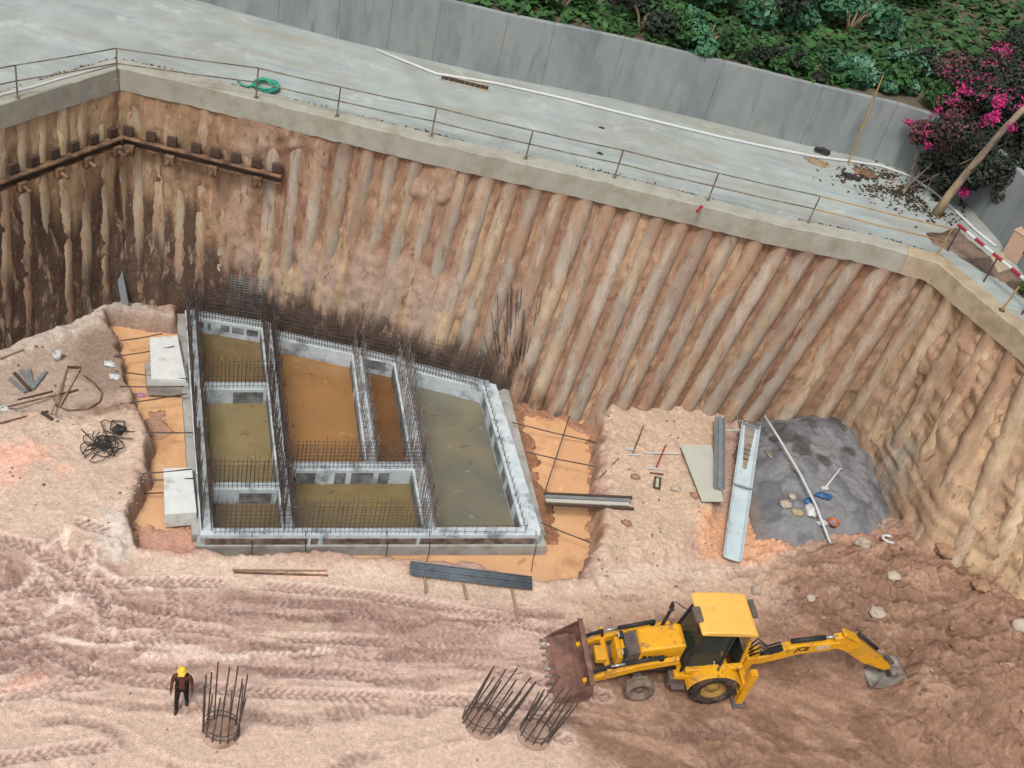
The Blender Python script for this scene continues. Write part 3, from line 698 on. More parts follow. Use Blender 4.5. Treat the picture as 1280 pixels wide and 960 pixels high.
# trench water
wpoly = wp([(110, 395), (215, 400), (236, 366), (340, 370), (480, 410), (640, 462), (760, 520), (760, 640), (752, 700), (735, 738), (560, 722), (400, 712), (250, 706), (160, 700), (140, 660), (160, 600), (165, 520), (140, 470)], ZW)
M['orangewater'] = water('muddy_orange_water', C(232, 184, 138, .72), C(222, 172, 128, .72))
layer(M['orangewater'], C(186, 134, 96, .72), .7, .52, .68, .7, rough=.5); layer(M['orangewater'], C(236, 200, 160, .72), 1.1, .58, .68, .5, (1, .5, 1), .5)
tag(link_mesh('water', [(x, y, ZW) for x, y in wpoly], [list(range(len(wpoly)))[::-1]], M['orangewater']), kind='structure')

# ------------------------------------------------------------------ concrete tank with starter bars
tank = empty('concrete_tank', tuple(G(460, 560, 0)), 0, 'half built concrete tank divided into flooded compartments with rebar along its walls', 'tank')
TO = tank.location.copy()
walls = {
 'F': [(250, 669), (676, 669), (674, 659), (252, 660)],
 'W1': [(231, 388), (246, 386), (267, 663), (250, 663)],
 'W2': [(325, 399), (341, 404), (369, 663), (353, 663)],
 'W3': [(438, 431), (453, 436), (473, 580), (457, 580)],
 'W4': [(490, 443), (508, 450), (546, 663), (529, 663)],
 'W5': [(600, 474), (620, 481), (676, 663), (653, 663)],
 'N1': [(240, 386), (330, 401), (330, 412), (240, 397)],
 'N2': [(336, 410), (443, 433), (443, 444), (336, 421)],
 'N3': [(448, 434), (494, 445), (494, 456), (448, 446)],
 'N4': [(503, 449), (612, 476), (606, 488), (503, 461)],
 'M1': [(250, 477), (342, 477), (342, 487), (250, 487)],
 'M2': [(258, 602), (360, 602), (360, 612), (258, 612)],
 'M3': [(360, 577), (530, 577), (531, 588), (360, 588)]}
wq = {}
for i, (k, q) in enumerate(walls.items()):
    p = GL(q, ZT); wq[k] = p
    dz = {'F': 0, 'W': .003, 'N': -.003, 'M': -.006}[k[0]] + i * .0004
    mb = MB(); mb.prism([v - TO for v in p], -1.0, ZT + dz); mb.build('wall', M['conc'], tank)
# projecting base slab round the outside
mb = MB()
for q in [[(243, 683), (684, 683), (677, 664), (250, 664)]]:
    mb.prism([v - TO for v in GL(q, 0)], -1.0, 0)
for q in [[(221, 392), (236, 392), (252, 668), (240, 668)], [(618, 476), (634, 480), (682, 668), (668, 668)]]:
    mb.prism([v - TO for v in GL(q, 0)], -1.0, -.006)
mb.build('base_slab', M['slab'], tank)
# kicker strip between slab and wall on the front face
# starter bar cages
def cage(k, h=1.5, sp=.16, hsp=.2, rows=2, m='rebar', r=.012, jit=.03, inset=.07, s0=.0, s1=1.0):
    a, b, c, d = wq[k]
    if k[0] == 'W': e0, e1, g0, g1 = a, d, b, c      # long edges
    else: e0, e1, g0, g1 = a, b, d, c
    mb = MB()
    for row in range(rows):
        t = (inset if row == 0 else 1 - inset * 1.0) if rows > 1 else .5
        A = e0.lerp(g0, .15 + .7 * row / max(rows - 1, 1)); B = e1.lerp(g1, .15 + .7 * row / max(rows - 1, 1))
        A, B = A.lerp(B, s0), A.lerp(B, s1)
        L = (B - A).length; n = max(2, int(L / sp))
        for i in range(n + 1):
            p = A.lerp(B, i / n); hh = h * random.uniform(.82, 1.08)
            q = p + Vector((random.uniform(-jit, jit), random.uniform(-jit, jit), hh))
            mb.bar(p - TO + Vector((0, 0, -.1)), q - TO, r, 4)
        z = .12
        while z < h * .86:
            mb.bar(A - TO + Vector((0, 0, z + random.uniform(-.02, .02))), B - TO + Vector((0, 0, z + random.uniform(-.02, .02))), r * .85, 4); z += hsp
    mb.build('rebar_cage', M[m], tank)
for k in ('W1', 'W2'): cage(k, 1.5, .095, .3, r=.0135, rows=2, jit=.09)
cage('W3', 1.0, .14, .3, r=.012, m='rebar_mid', jit=.05); cage('W4', 1.25, .12, .3, r=.0125, rows=2, m='rebar_mid', jit=.08)
cage('N1', 1.5, .1, .17, r=.012); cage('N2', 1.45, .1, .17, r=.012); cage('N3', 1.45, .1, .17, r=.012); cage('N4', 1.4, .11, .2, r=.013, s1=.9)
cage('W5', .35, .3, 5, r=.012, rows=1)
cage('M1', 1.15, .13, .17, r=.009); cage('M2', 1.2, .13, .17, r=.009); cage('M3', 1.15, .13, .17, r=.009)
cage('F', 1.45, .14, .18, r=.0075, s0=.04, s1=.66)
cage('F', .5, .3, .3, r=.009, s0=.7, s1=.95, rows=1)
# dark plates on the wall faces: formwork residue, and shade painted on side faces
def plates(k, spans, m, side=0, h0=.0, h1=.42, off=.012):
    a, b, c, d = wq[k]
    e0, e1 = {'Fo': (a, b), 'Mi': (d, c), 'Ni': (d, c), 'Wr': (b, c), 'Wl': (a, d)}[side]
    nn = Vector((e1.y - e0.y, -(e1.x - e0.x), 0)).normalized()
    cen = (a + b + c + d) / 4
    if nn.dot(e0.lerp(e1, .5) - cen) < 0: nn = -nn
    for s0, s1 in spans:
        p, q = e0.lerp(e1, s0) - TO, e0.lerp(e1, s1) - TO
        mb = MB(); mb.prism([p, q, q + nn * off, p + nn * off], h0, h1); mb.build('dark_face_panel', M[m], tank)
plates('M1', [(.45, .86)], 'form_shade', 'Mi', -.3, .3); plates('M2', [(.4, .8)], 'form_shade', 'Mi', -.3, .26)
plates('M3', [(.06, .2), (.34, .42), (.46, .62), (.66, .74)], 'form_shade', 'Mi', -.3, .3, .01)
plates('N1', [(.06, .16), (.22, .26), (.4, .52), (.56, .72), (.76, .92)], 'form_shade', 'Ni', .02, .3, .01)
plates('N3', [(.2, .75)], 'form_shade', 'Ni', .0, .4)
plates('W5', [(.12, .17), (.3, .36), (.42, .55), (.6, .66), (.7, .82), (.88, .97)], 'form_shade', 'Wl', -.1, .33, .01)
plates('W2', [(.03, .3), (.35, .64), (.68, .97)], 'form_shade', 'Wl', -.3, .34, .014); plates('W4', [(.03, .55), (.62, .97)], 'form_shade', 'Wl', -.3, .34, .014)  # shaded, damp side faces painted dark with long plates
plates('W3', [(.1, .32), (.4, .9)], 'form_shade', 'Wl', -.2, .2, .012); plates('W1', [(.03, .3), (.36, .62)], 'form_shade', 'Wr', -.3, .36, .012)  # same painted shade on the side faces of these two walls
plates('F', [(.015, .3), (.31, .33), (.345, .62), (.63, .985)], 'kicker', 'Fo', .002, .27, .02)  # darker brown plates along the outer face of the front wall
# pale mesh sheet standing on the back wall
mb = MB(); A = wq['N1'][0].lerp(wq['N1'][1], .5) - TO; B = wq['N1'][1] - TO
for i in range(16):
    mb.bar(A + Vector((0, .1, .1 + i * .11)), B + Vector((0, .1, .1 + i * .11)), .014, 4)
for i in range(9):
    p = A.lerp(B, i / 8); mb.bar(p + Vector((0, .1, 0)), p + Vector((0, .1, 1.85)), .012, 4)
mb.build('mesh_sheet', M['rebar_light'], tank)
# flooded compartments
def pool(px, c1, c2, rough=.1):
    p = GL(px, ZI)
    g_ = lambda c: C(*[v * .72 + sum(c) / 3 * .28 for v in c], .74)
    m = water('muddy_water', g_(c1), g_(c2), rough)
    tag(link_mesh('water', [(v.x, v.y, ZI) for v in p], [list(range(len(p)))[::-1]], m), kind='structure')
pool([(243, 395), (333, 410), (347, 484), (252, 484)], (146, 116, 66), (126, 98, 56))
pool([(253, 486), (348, 486), (362, 610), (260, 610)], (160, 138, 86), (146, 122, 74))
pool([(260, 612), (362, 612), (368, 666), (262, 666)], (136, 114, 72), (120, 98, 60))
pool([(335, 420), (445, 442), (464, 584), (362, 584)], (180, 122, 58), (162, 112, 58))
pool([(448, 444), (498, 455), (524, 584), (466, 584)], (150, 96, 46), (128, 80, 40))
pool([(362, 586), (524, 586), (540, 666), (368, 666)], (146, 120, 66), (128, 108, 64))
pool([(502, 460), (608, 486), (664, 666), (540, 666)], (138, 128, 98), (112, 112, 98))

# pale blocks on the left of the tank
def pale_block(px, z, label, lip=None):
    p = GL(px, z); c = sum((v for v in p), Vector()) / 4; c.z = z - .6
    o = empty('concrete_block', tuple(c), 0, label, 'concrete block', 'pale concrete blocks left of the tank')
    mb = MB(); mb.prism([v - c for v in p], 0, .6); q = mb.build('slab', M['white'], o)
    bv = q.modifiers.new('bevel', 'BEVEL'); bv.width = .015; bv.segments = 2
    if lip:
        p2 = GL(lip, z - .12); mb = MB(); mb.prism([v - c for v in p2], 0, .46); mb.build('lower_step', M['slab'], o)
pale_block([(187, 422), (222, 419), (233, 475), (189, 473)], .3, 'cracked pale concrete block beside the upper left corner of the tank', [(181, 452), (232, 452), (236, 482), (184, 481)])
pale_block([(204, 585), (240, 584), (246, 640), (206, 643)], .3, 'plain white concrete block beside the lower left side of the tank')

# tie bars over the trench
ties = [((150, 426), (203, 417), 'rusty tie bar reaching the top corner of the upper pale block'), ((143, 446), (218, 433), 'rusty tie bar lying over the middle of the upper pale block'),
        ((144, 464), (236, 474), 'rusty tie bar slanting over the lower edge of the upper pale block'), ((150, 483), (230, 483), 'thin tie bar just below the upper pale block'),
        ((150, 505), (234, 492), 'rusty tie bar from the dark mud patch to the tank'), ((150, 539), (246, 541), 'lone level tie bar midway between the two pale blocks'),
        ((178, 592), (240, 586), 'rusty tie bar over the top edge of the lower white block'), ((178, 600), (242, 598), 'thin tie bar over the upper half of the lower white block'),
        ((172, 617), (248, 613), 'rusty tie bar over the middle of the lower white block'),
        ((640, 528), (746, 553), 'rusty tie bar over orange water nearest the pile wall'), ((658, 565), (744, 583), 'rusty tie bar over orange water above the plank bridge'),
        ((676, 653), (738, 678), 'rusty tie bar over orange water below the plank bridge'), ((712, 520), (682, 612), 'long rusty bar lying lengthwise over the right hand trench water')]
for a, b, lb in ties:
    A, B = G(*a, .28), G(*b, .3); A.z = hz(A.x, A.y) + .03 if hz(A.x, A.y) > -.3 else .3
    B.z = hz(B.x, B.y) + .03 if hz(B.x, B.y) > -.3 else .33
    A = G(*a, A.z); B = G(*b, B.z); mid = A.lerp(B, .5) + Vector((0, 0, -.03))
    mb = MB(); mb.tube([A - mid, Vector((0, 0, 0)), B - mid], .022, 6)
    o = mb.build('tie_bar', M['rebar'], None, True); o.location = mid; tag(o, lb, 'steel bar', 'tie bars over the trench')
# joint cords over the front of the slab
for px, lb in [(315, 'dark cord hanging over the front slab near its left end'), (382, 'dark cord hanging over the front slab left of its middle'), (484, 'dark cord hanging over the front slab at mid length'), (537, 'dark cord hanging over the front slab under the long compartment'), (670, 'dark cord hanging over the front slab at its right end')]:
    a, b = G(px, 664, ZT + .02), G(px, 684, .02)
    pts = [a, G(px, 670, ZT + .02) , G(px, 671, .3), b, b + Vector((.02, -.06, -.25)), b + Vector((.02, -.1, -.44)), b + Vector((.05, -.7, -.42))]
    mb = MB(); mb.tube([p - a for p in pts], .012, 5); o = mb.build('cord', M['dark'], None, True); o.location = a; tag(o, lb, 'cord', 'cords over the front slab')

# tall loose bars leaning on the pile wall
o = empty('bar_bundle', tuple(G(636, 500, -.45)), 0, 'tall dark bundle of loose bars leaning against the pile wall', 'rebar bundle')
for i in range(44):
    i = i * 16 / 44
    mb = MB(); a = G(628 + i * 1.6 + random.uniform(-3, 3), 497 + random.uniform(-4, 4), -.45); t, f = wall_at(acc[5] + (acc[6] - acc[5]) * (.62 + .02 * i))
    b = f.lerp(t, random.uniform(.3, .62)) + inward(20) * .42 + Vector((random.uniform(-.3, .3), 0, 0))
    mb.bar(a - o.location, b - o.location, .012, 5); mb.build('bar', M['rebar'], o)

# ------------------------------------------------------------------ pieces lying about the pit
def stick(name, a, b, w, h, m, label, cat, group=None, za=None, zb=None, lift=0.0):
    A, B = on(*a) if za is None else G(*a, za), on(*b) if zb is None else G(*b, zb)
    A = A + Vector((0, 0, h / 2 + lift)); B = B + Vector((0, 0, h / 2 + lift)); mid = A.lerp(B, .5)
    mb = MB(); mb.rail(A - mid, B - mid, w, h); o = mb.build(name, m); o.location = mid
    bv = o.modifiers.new('bevel', 'BEVEL'); bv.width = min(w, h) * .12; bv.segments = 1
    return tag(o, label, cat, group)
# bundle of reinforcing bars on bearers
A, B = on(512, 716), on(664, 734)
zb = max(A.z, B.z) + .13
o = empty('rebar_stack', tuple((A + B) / 2), 0, 'long blue grey stack of steel bars laid on timber bearers before the tank', 'rebar stack')
d = (B - A).normalized(); sd = Vector((-d.y, d.x, 0))
for j in range(30):
    mb = MB(); l, k = divmod(j, 10); off = sd * ((k - 4.5) * .045 + random.uniform(-.02, .02)) + Vector((0, 0, .02 + l * .042 - o.location.z + zb)); e = random.uniform(-.08, .08)
    p0 = A + d * (e + .03); p0.z = 0; p1 = B - d * random.uniform(0, .1); p1.z = 0; c0 = o.location.copy(); c0.z = 0
    mb.bar(p0 - c0 + off, p1 - c0 + off, .023, 6); mb.build('bar', M['bundle'], o, True)
for (a, b, lb) in [((530, 712), (532, 742), 'short timber bearer under the left end of the steel stack'), ((576, 718), (583, 750), 'short timber bearer under the middle of the steel stack'), ((637, 724), (647, 776), 'longest timber bearer under the right end of the steel stack')]:
    za_, zb_ = on(*a).z, on(*b).z
    q = stick('timber_bearer', a, b, .07, .1, M['wood'], lb, 'timber bearer', 'bearers under the steel stack', zb - .11, max(zb_ + .02, zb - .35))
stick('plank', (290, 713), (408, 714), .05, .04, M['wood'], 'upper thin brown plank lying on pale ground before the tank', 'plank', lift=.01)
stick('plank', (292, 716), (410, 720), .06, .04, M['rust'], 'lower thin rusty plank lying on pale ground before the tank', 'plank', lift=.01)
stick('plank', (690, 720), (760, 721), .05, .04, M['wood'], 'thin stick lying on the bank at the end of the trench', 'stick', lift=.02)
# plank bridge
br = empty('plank_bridge', tuple(G(735, 626, .35)), 0, 'narrow plank bridge over orange trench water right of the tank', 'plank bridge')
for j, (a, b, m_) in enumerate([((680, 617), (790, 622), 'rustdark'), ((681, 621), (788, 626), 'steelgrey'), ((682, 625), (786, 630), 'board'), ((682, 630), (792, 636), 'rustdark')]):
    A, B = G(*a, .42), G(*b, .42); mb = MB(); mb.rail(A - br.location, B - br.location, .09 if m_ == 'rustdark' else .17, .07 if m_ == 'rustdark' else .04); mb.build('beam' if m_ == 'rustdark' else 'plank', M[m_], br)
# pale sheet and steel sections at right
def quad_slab(name, px, t, m, label, cat, lift=.02, zs=None):
    p = [on(*q) for q in px]
    if zs: p = [G(*q, z) for q, z in zip(px, zs)]
    c = sum((v for v in p), Vector()) / len(p)
    n = len(p); vs = [v - c + Vector((0, 0, lift)) for v in p] + [v - c + Vector((0, 0, lift + t)) for v in p]
    fs = [[i, (i + 1) % n, n + (i + 1) % n, n + i] for i in range(n)] + [list(range(n))[::-1], list(range(n, 2 * n))]
    ob = link_mesh(name, vs, fs, m); ob.location = c
    bv = ob.modifiers.new('bevel', 'BEVEL'); bv.width = .008
    return tag(ob, label, cat)
quad_slab('flat_sheet', [(850, 558), (889, 557), (904, 628), (877, 628)], .04, M['board'], 'pale grey flat sheet lying on tan ground beside the steel channel', 'sheet', zs=[.5, .5, .42, .42])
def trough(name, a, b, w, d_, m, label, cat, za, zb, w2=None, inner=None):
    A, B = G(*a, za), G(*b, zb); w2 = w2 or w
    dd = (B - A).normalized(); side = dd.cross(Vector((0, 0, 1))).normalized(); up = side.cross(dd)
    root = empty(name, tuple((A + B) / 2), 0, label, cat); c = root.location
    mb = MB(); t = .025; n = 24
    prof = [(-1, 1), (-.8, .12), (-.35, 0), (.35, 0), (.8, .12), (1, 1)]
    vs = []
    for i in range(n + 1):
        p = A.lerp(B, i / n); ww = (w + (w2 - w) * i / n) / 2
        for s_ in (0, 1):
            for x, y in (prof if s_ == 0 else prof[::-1]):
                vs.append(p - c + side * (x * (ww - s_ * t)) + up * (y * d_ + s_ * t * (1 if abs(x) < .9 else 0)))
    k = len(prof) * 2
    fs = [(i * k + q, i * k + (q + 1) % k, (i + 1) * k + (q + 1) % k, (i + 1) * k + q) for i in range(n) for q in range(k)] + [list(range(k))[::-1], list(range(n * k, n * k + k))]
    mb.add(vs, fs); mb.build('channel', m, root)
    return root, A, B, side, up
tr, A, B, side, up = trough('metal_chute', (938, 532), (914, 700), .72, .14, M['galv'], 'long pale blue metal chute sloping beside the grey mud heap', 'chute', 1.05, .25, .66)
mb = MB()
for i in range(9):
    p0, p1 = A.lerp(B, .02 + .035 * i) - tr.location, A.lerp(B, .02 + .035 * (i + 1) + random.uniform(0, .02)) - tr.location; w0 = .2 * (1 - .07 * i)
    mb.add([p0 - side * w0 + up * .034, p0 + side * w0 + up * .034, p1 + side * (w0 - .01) + up * .034, p1 - side * (w0 - .02) + up * .034], [(0, 1, 2, 3)])
mb.build('dust_coat', M['tan_dust'], tr)
for f_ in (.02, .5):
    mb = MB(); p = A.lerp(B, f_) - tr.location; mb.rail(p - side * .36 + up * .15, p + side * .36 + up * .15, .05, .05); mb.build('cross_bar', M['steelgrey'], tr)
tr2, A2, B2, s2, u2 = trough('steel_channel', (899, 522), (898, 612), .42, .12, M['steelgrey'], 'short grey steel channel lying between the pale sheet and the chute', 'steel channel', .75, .55, .4)
mb = MB(); mb.rail(A2 - tr2.location + u2 * .1, B2 - tr2.location + u2 * .1, .1, .03); mb.build('centre_rib', M['steelgrey'], tr2)
# long white pipe resting on the heap
pts = [G(956, 520, 1.35), G(975, 550, 1.25), G(1000, 592, 1.1), G(1020, 632, .95), G(1041, 687, .45)]
mb = MB(); c = pts[2]; mb.tube([p - c for p in pts], .045, 8); o = mb.build('white_pipe', M['whitepipe'], None, True); o.location = c; tag(o, 'long slim white pipe leaning down across the grey mud heap', 'pipe')

# grey slurry heap
def heap():
    px = [(938, 516), (1000, 504), (1062, 508), (1090, 532), (1115, 585), (1124, 640), (1120, 680), (1060, 688), (1000, 680), (955, 665), (940, 610), (932, 560)]
    poly_ = wp(px, .5); bx = [p[0] for p in poly_]; by = [p[1] for p in poly_]
    gx = np.arange(min(bx) - .6, max(bx) + .6, .055); gy = np.arange(min(by) - .6, max(by) + .6, .055)
    X, Y = np.meshgrid(gx, gy, indexing='ij')
    d = -(sdpoly(X, Y, poly_) + (fbm(X * 1.3, Y * 1.3, seed=201) - .5) * .6)
    base = np.array([[hz(x, y) for y in gy] for x in gx])
    n1 = fbm(X * 1.6, Y * 1.6, seed=202, oct=5); n2 = fbm(X * 6, Y * 6, seed=203, oct=4)
    rise = sstep(-.2, 1.6, d)
    Z = .1 + rise * (.5 + .45 * sstep(by[0] - 6, by[0], Y)) + rise * ((n1 - .5) * .3 + (n2 - .5) * .12)
    Z = np.where(d < -.15, base - .15, Z + base * .3 * (1 - rise))
    k1 = sstep(.5, .62, n1)
    c = np.array(C(142, 142, 144))[None, None] * (1 - k1[..., None]) + np.array(C(118, 119, 123))[None, None] * k1[..., None]
    dk = sstep(.58, .66, fbm(X * .9 + 7, Y * .9, seed=204, oct=3)) * .6 * sstep(by[0] - 3.2, by[0] - 1.0, Y)
    c = c * (1 - dk[..., None]) + np.array(C(76, 74, 72)) * dk[..., None]
    for q_, r_ in [((985, 545), .5), ((1003, 552), .35), ((1012, 530), .4), ((1045, 528), .55), ((1030, 575), .3), ((1003, 560), .3), ((975, 530), .35), ((1060, 565), .3)]:
        g_ = G(*q_, .95); k_ = sstep(1.15, .8, np.hypot((X - g_.x) / r_, (Y - g_.y) / r_ / .9) + (n1 - .5) * 2.2) * .8
        c = c * (1 - k_[..., None]) + np.array(C(84, 80, 78)) * k_[..., None]
    e = sstep(.5, -.1, d)
    c = c * (1 - e[..., None] * .7) + np.array(C(150, 130, 116)) * e[..., None] * .7
    c = c * (.88 + .24 * n2[..., None])
    nx_, ny_ = X.shape; idx = np.arange(nx_ * ny_).reshape(nx_, ny_)
    F = np.stack([idx[:-1, :-1], idx[1:, :-1], idx[1:, 1:], idx[:-1, 1:]], -1).reshape(-1, 4)
    F = F[(d.ravel()[F] > -.35).any(1)]
    o = big_mesh('mud_heap', np.stack([X, Y, Z], -1).reshape(-1, 3), F, M['heap'], c.reshape(-1, 3))
    tag(o, 'large dark grey heap of wet slurry mud at the foot of the pile wall', 'mud heap')
    def hh(x, y):
        i = min(max(int((x - gx[0]) / .055), 0), nx_ - 1); j = min(max(int((y - gy[0]) / .055), 0), ny_ - 1); return max(Z[i, j], hz(x, y))
    return hh
hh = heap()
def onh(px, py):
    z = .7
    for _ in range(5):
        p = G(px, py, z); z = hh(p.x, p.y)
    return G(px, py, z)
def lump(name, px, py, r, m, label, cat, group=None, amp=.35, seed=1, sub=3, f=on):
    p = f(px, py); o = blob(name, p + Vector((0, 0, r[2] * .55)), r, m, None, amp, 1.5, sub, 0, seed); return tag(o, label, cat, group)
R_ = 'rubbish on the grey mud heap'
lump('plastic_bag', 1013, 640, (.2, .3, .13), M['whiteplastic'], 'crumpled white bag under the white pipe on the mud heap', 'plastic bag', R_, .6, 3, f=onh)
lump('plastic_bag', 1027, 655, (.22, .14, .1), M['whiteplastic'], 'small white bag beside the orange tub on the mud heap', 'plastic bag', R_, .6, 4, f=onh)
lump('plastic_bag', 1028, 621, (.3, .14, .1), M['bluebag'], 'blue plastic bag right of the white pipe on the mud heap', 'plastic bag', R_, .6, 5, f=onh)
lump('plastic_bag', 1010, 628, (.15, .15, .1), M['bluebag'], 'dark blue plastic bag left of the white pipe on the mud heap', 'plastic bag', R_, .6, 8, f=onh)
lump('sack', 997, 642, (.22, .14, .1), M['tan'], 'folded tan sack on the mud heap', 'sack', R_, .4, 6, f=onh)
lump('rock', 982, 632, (.22, .16, .13), M['rock'], 'pale rock on the mud heap left of the tan sack', 'rock', R_, .4, 7, f=onh)
lump('rock', 990, 622, (.14, .12, .1), M['rock'], 'smaller pale rock above the tan sack on the mud heap', 'rock', R_, .4, 17, f=onh)
# orange tub
p = onh(1040, 656); o = empty('tub', tuple(p + Vector((0, 0, .0))), 0, 'round orange tub lying on the mud heap', 'tub', R_)
mb = MB(); mb.lathe([(.02, .02), (.15, .0), (.19, .16), (.2, .17), (.17, .165), (.14, .03), (.02, .03)], (0, 0, 0), 'z', 20); mb.build('bowl', M['orangep'], o, True)
mb = MB(); mb.tube([Vector((.2 * math.cos(t), .2 * math.sin(t), .17)) for t in np.linspace(0, 6.28, 20)], .015, 6); mb.build('rim', M['orangep'], o, True)
# forked stick on the heap
p, q = onh(1030, 612), onh(1048, 590); o = empty('white_stick', tuple(p), 0, 'bent white stick standing up from the mud heap', 'stick', R_)
mb = MB(); mb.tube([Vector((0, 0, .05)), (q - p) * .6 + Vector((0, 0, .12)), q - p + Vector((0, 0, .2)), q - p + Vector((.12, .02, .12))], .035, 6); mb.build('shaft', M['whitepipe'], o, True)
mb = MB(); mb.box((0, 0, .06), (.26, .14, .1), .4, bev=.02); mb.build('foot', M['whiteplastic'], o)
p = onh(961, 571); q = onh(988, 581); m2 = onh(968, 577)
mb = MB(); mb.tube([onh(956, 565) - p + Vector((0, 0, .06)), Vector((0, 0, .07)), m2 - p + Vector((0, 0, .06)), q - p + Vector((0, 0, .05))], .04, 6); o = mb.build('cloth_strip', M['tan'], None, True); o.location = p; tag(o, 'pale twisted cloth strip on the left of the mud heap', 'cloth', R_)
lump('rock', 1078, 682, (.24, .17, .2), M['rock'], 'white rock at the lower right foot of the mud heap', 'rock', None, .5, 9, f=onh)
p = onh(1111, 675); mb = MB(); mb.tube([Vector((.24 * math.cos(t), .15 * math.sin(t), .05)) for t in np.linspace(0, 6.28, 22)], .05, 6); o = mb.build('hose_ring', M['whiteplastic'], None, True); o.location = p; tag(o, 'small pale oval ring at the right foot of the mud heap', 'ring')
# cluster of tools at chute top
for a, b, lb, m_ in [((925, 535), (921, 518), 'short leaning steel tube left of the chute top', 'steelgrey'), ((931, 540), (934, 528), 'thin white tube at the upper end of the chute', 'whitepipe'), ((905, 538), (948, 537), 'pale rod lying crosswise at the upper end of the chute', 'board')]:
    A, B = G(*a, .7), G(*b, 1.3 if 'leaning' in lb else .95); mid = (A + B) / 2; mb = MB(); mb.bar(A - mid, B - mid, .035, 7); o = mb.build('tube', M[m_]); o.location = mid; tag(o, lb, 'tube')
o = empty('white_box', tuple(on(858, 507)), .3, 'small white box by the pile wall above the pale sheet', 'box')
mb = MB(); mb.box((0, 0, .16), (.3, .3, .32), 0, bev=.02); mb.build('body', M['whiteplastic'], o); mb = MB(); mb.box((.32, .06, .1), (.24, .3, .2), .2, bev=.02); mb.build('flap', M['steelgrey'], o)
# scattered tubes on the tan ground
SC = 'thin tubes scattered on the tan ground'
for a, b, lb, m_, w in [((804, 533), (791, 567), 'dark thin tube pointing down beside the short white tubes', 'rust', .05), ((782, 562), (796, 564), 'short white tube at the end of the dark thin tube', 'whitepipe', .05), ((784, 569), (800, 570), 'second short white tube just below the first on tan ground', 'whitepipe', .04),
                     ((806, 567), (850, 568), 'longest white tube ending at the pale sheet', 'whitepipe', .05), ((832, 557), (820, 585), 'red tipped thin tube crossing the longest white tube', 'redpaint', .05), ((807, 586), (828, 588), 'short white tube below the red tipped tube', 'whitepipe', .05), ((812, 592), (829, 594), 'rusty short tube below the red tipped tube', 'rust', .05),
                     ((773, 574), (749, 598), 'curved dark bar on the edge of the tan ground', 'rust', .04)]:
    stick('tube', a, b, w, w, M[m_], lb, 'tube', SC, lift=.02)
o = empty('steel_frame', tuple(on(821, 605)), 0, 'small dark rectangular frame on the tan ground below the tubes', 'frame')  # open rectangular frame of steel bars round a board
for (x, y, sx, sy) in ((-.1, 0, .06, .5), (.1, 0, .06, .5), (0, .26, .26, .05), (0, -.26, .26, .05)):
    mb = MB(); mb.box((x, y, .05), (sx, sy, .06)); mb.build('side_bar', M['rustdark'], o)
mb = MB(); mb.box((0, 0, .06), (.08, .5, .04)); mb.build('centre_board', M['board'], o)
for px, py, lb in [(794, 597, 'dark clod on the tan ground left of the small frame'), (868, 620, 'brown clod beside the lower end of the pale sheet'), (783, 655, 'brown clod on the bank below the plank bridge'), (845, 612, 'white scrap of rock right of the small frame'), (800, 510, 'dark clod near the pile wall above the scattered tubes')]:
    lump('clod', px, py, (.17, .12, .09), M['rock'] if 'white' in lb else M['rockbrown'], lb, 'clod', None, .5, px)

# left side bits
o = empty('leaning_board', tuple(on(157, 382)), 0, 'grey board leaning against the pile wall at its inner corner', 'board')
a = on(157, 382); t, f = wall_at(S_CORNER + .1); b = f.lerp(t, .3) + inward(S_CORNER + .5) * .4
b = G(149, 338, 1.45)
mb = MB(); mb.rail(Vector((0, 0, 0)), b - a, .26, .06, (0, -1, .2)); mb.build('board', M['steelgrey'], o)
# rusty wire tangle
o = empty('wire_tangle', tuple(on(128, 556)), 0, 'dark tangle of old wire and bars on the pale bank', 'wire tangle')
for j in range(22):
    mb = MB(); c0 = Vector((random.gauss(0, .22), random.gauss(0, .3), 0)); pts = []
    a0 = random.uniform(0, 6.28); rr = random.uniform(.12, .4)
    for t in np.linspace(0, random.uniform(2, 6), 14): pts.append(c0 + Vector((rr * math.cos(a0 + t), rr * .8 * math.sin(a0 + t), .05 + .12 * abs(math.sin(t * 1.3 + j)) + random.uniform(0, .05))))
    mb.tube(pts, .017, 5); mb.build('wire', M['dark'], o)
for j in range(8):
    mb = MB(); c0 = Vector((random.gauss(0, .25), random.gauss(0, .25), .1)); dv = Vector((random.gauss(0, .3), random.gauss(0, .3), random.uniform(-.03, .08))); mb.bar(c0 - dv, c0 + dv, .02, 5); mb.build('bar', M['rustdark'], o)
o = empty('bar_frame', tuple(on(147, 535)), .3, 'small square bar frame beside the wire tangle', 'frame')  # square frame of four bars
for x0, y0, x1, y1 in ((-.2, -.2, .2, -.2), (.2, -.2, .2, .2), (.2, .2, -.2, .2), (-.2, .2, -.2, -.2)):
    mb = MB(); mb.bar((x0, y0, .12), (x1, y1, .12), .022, 6); mb.build('side_bar', M['rebar'], o)
tag(blob('clod', on(147, 538) + Vector((.02, 0, .05)), (.2, .18, .12), M['dark'], None, .5, 1.5, 3, 0, 5), 'black lump of waste inside the small square frame', 'clod')
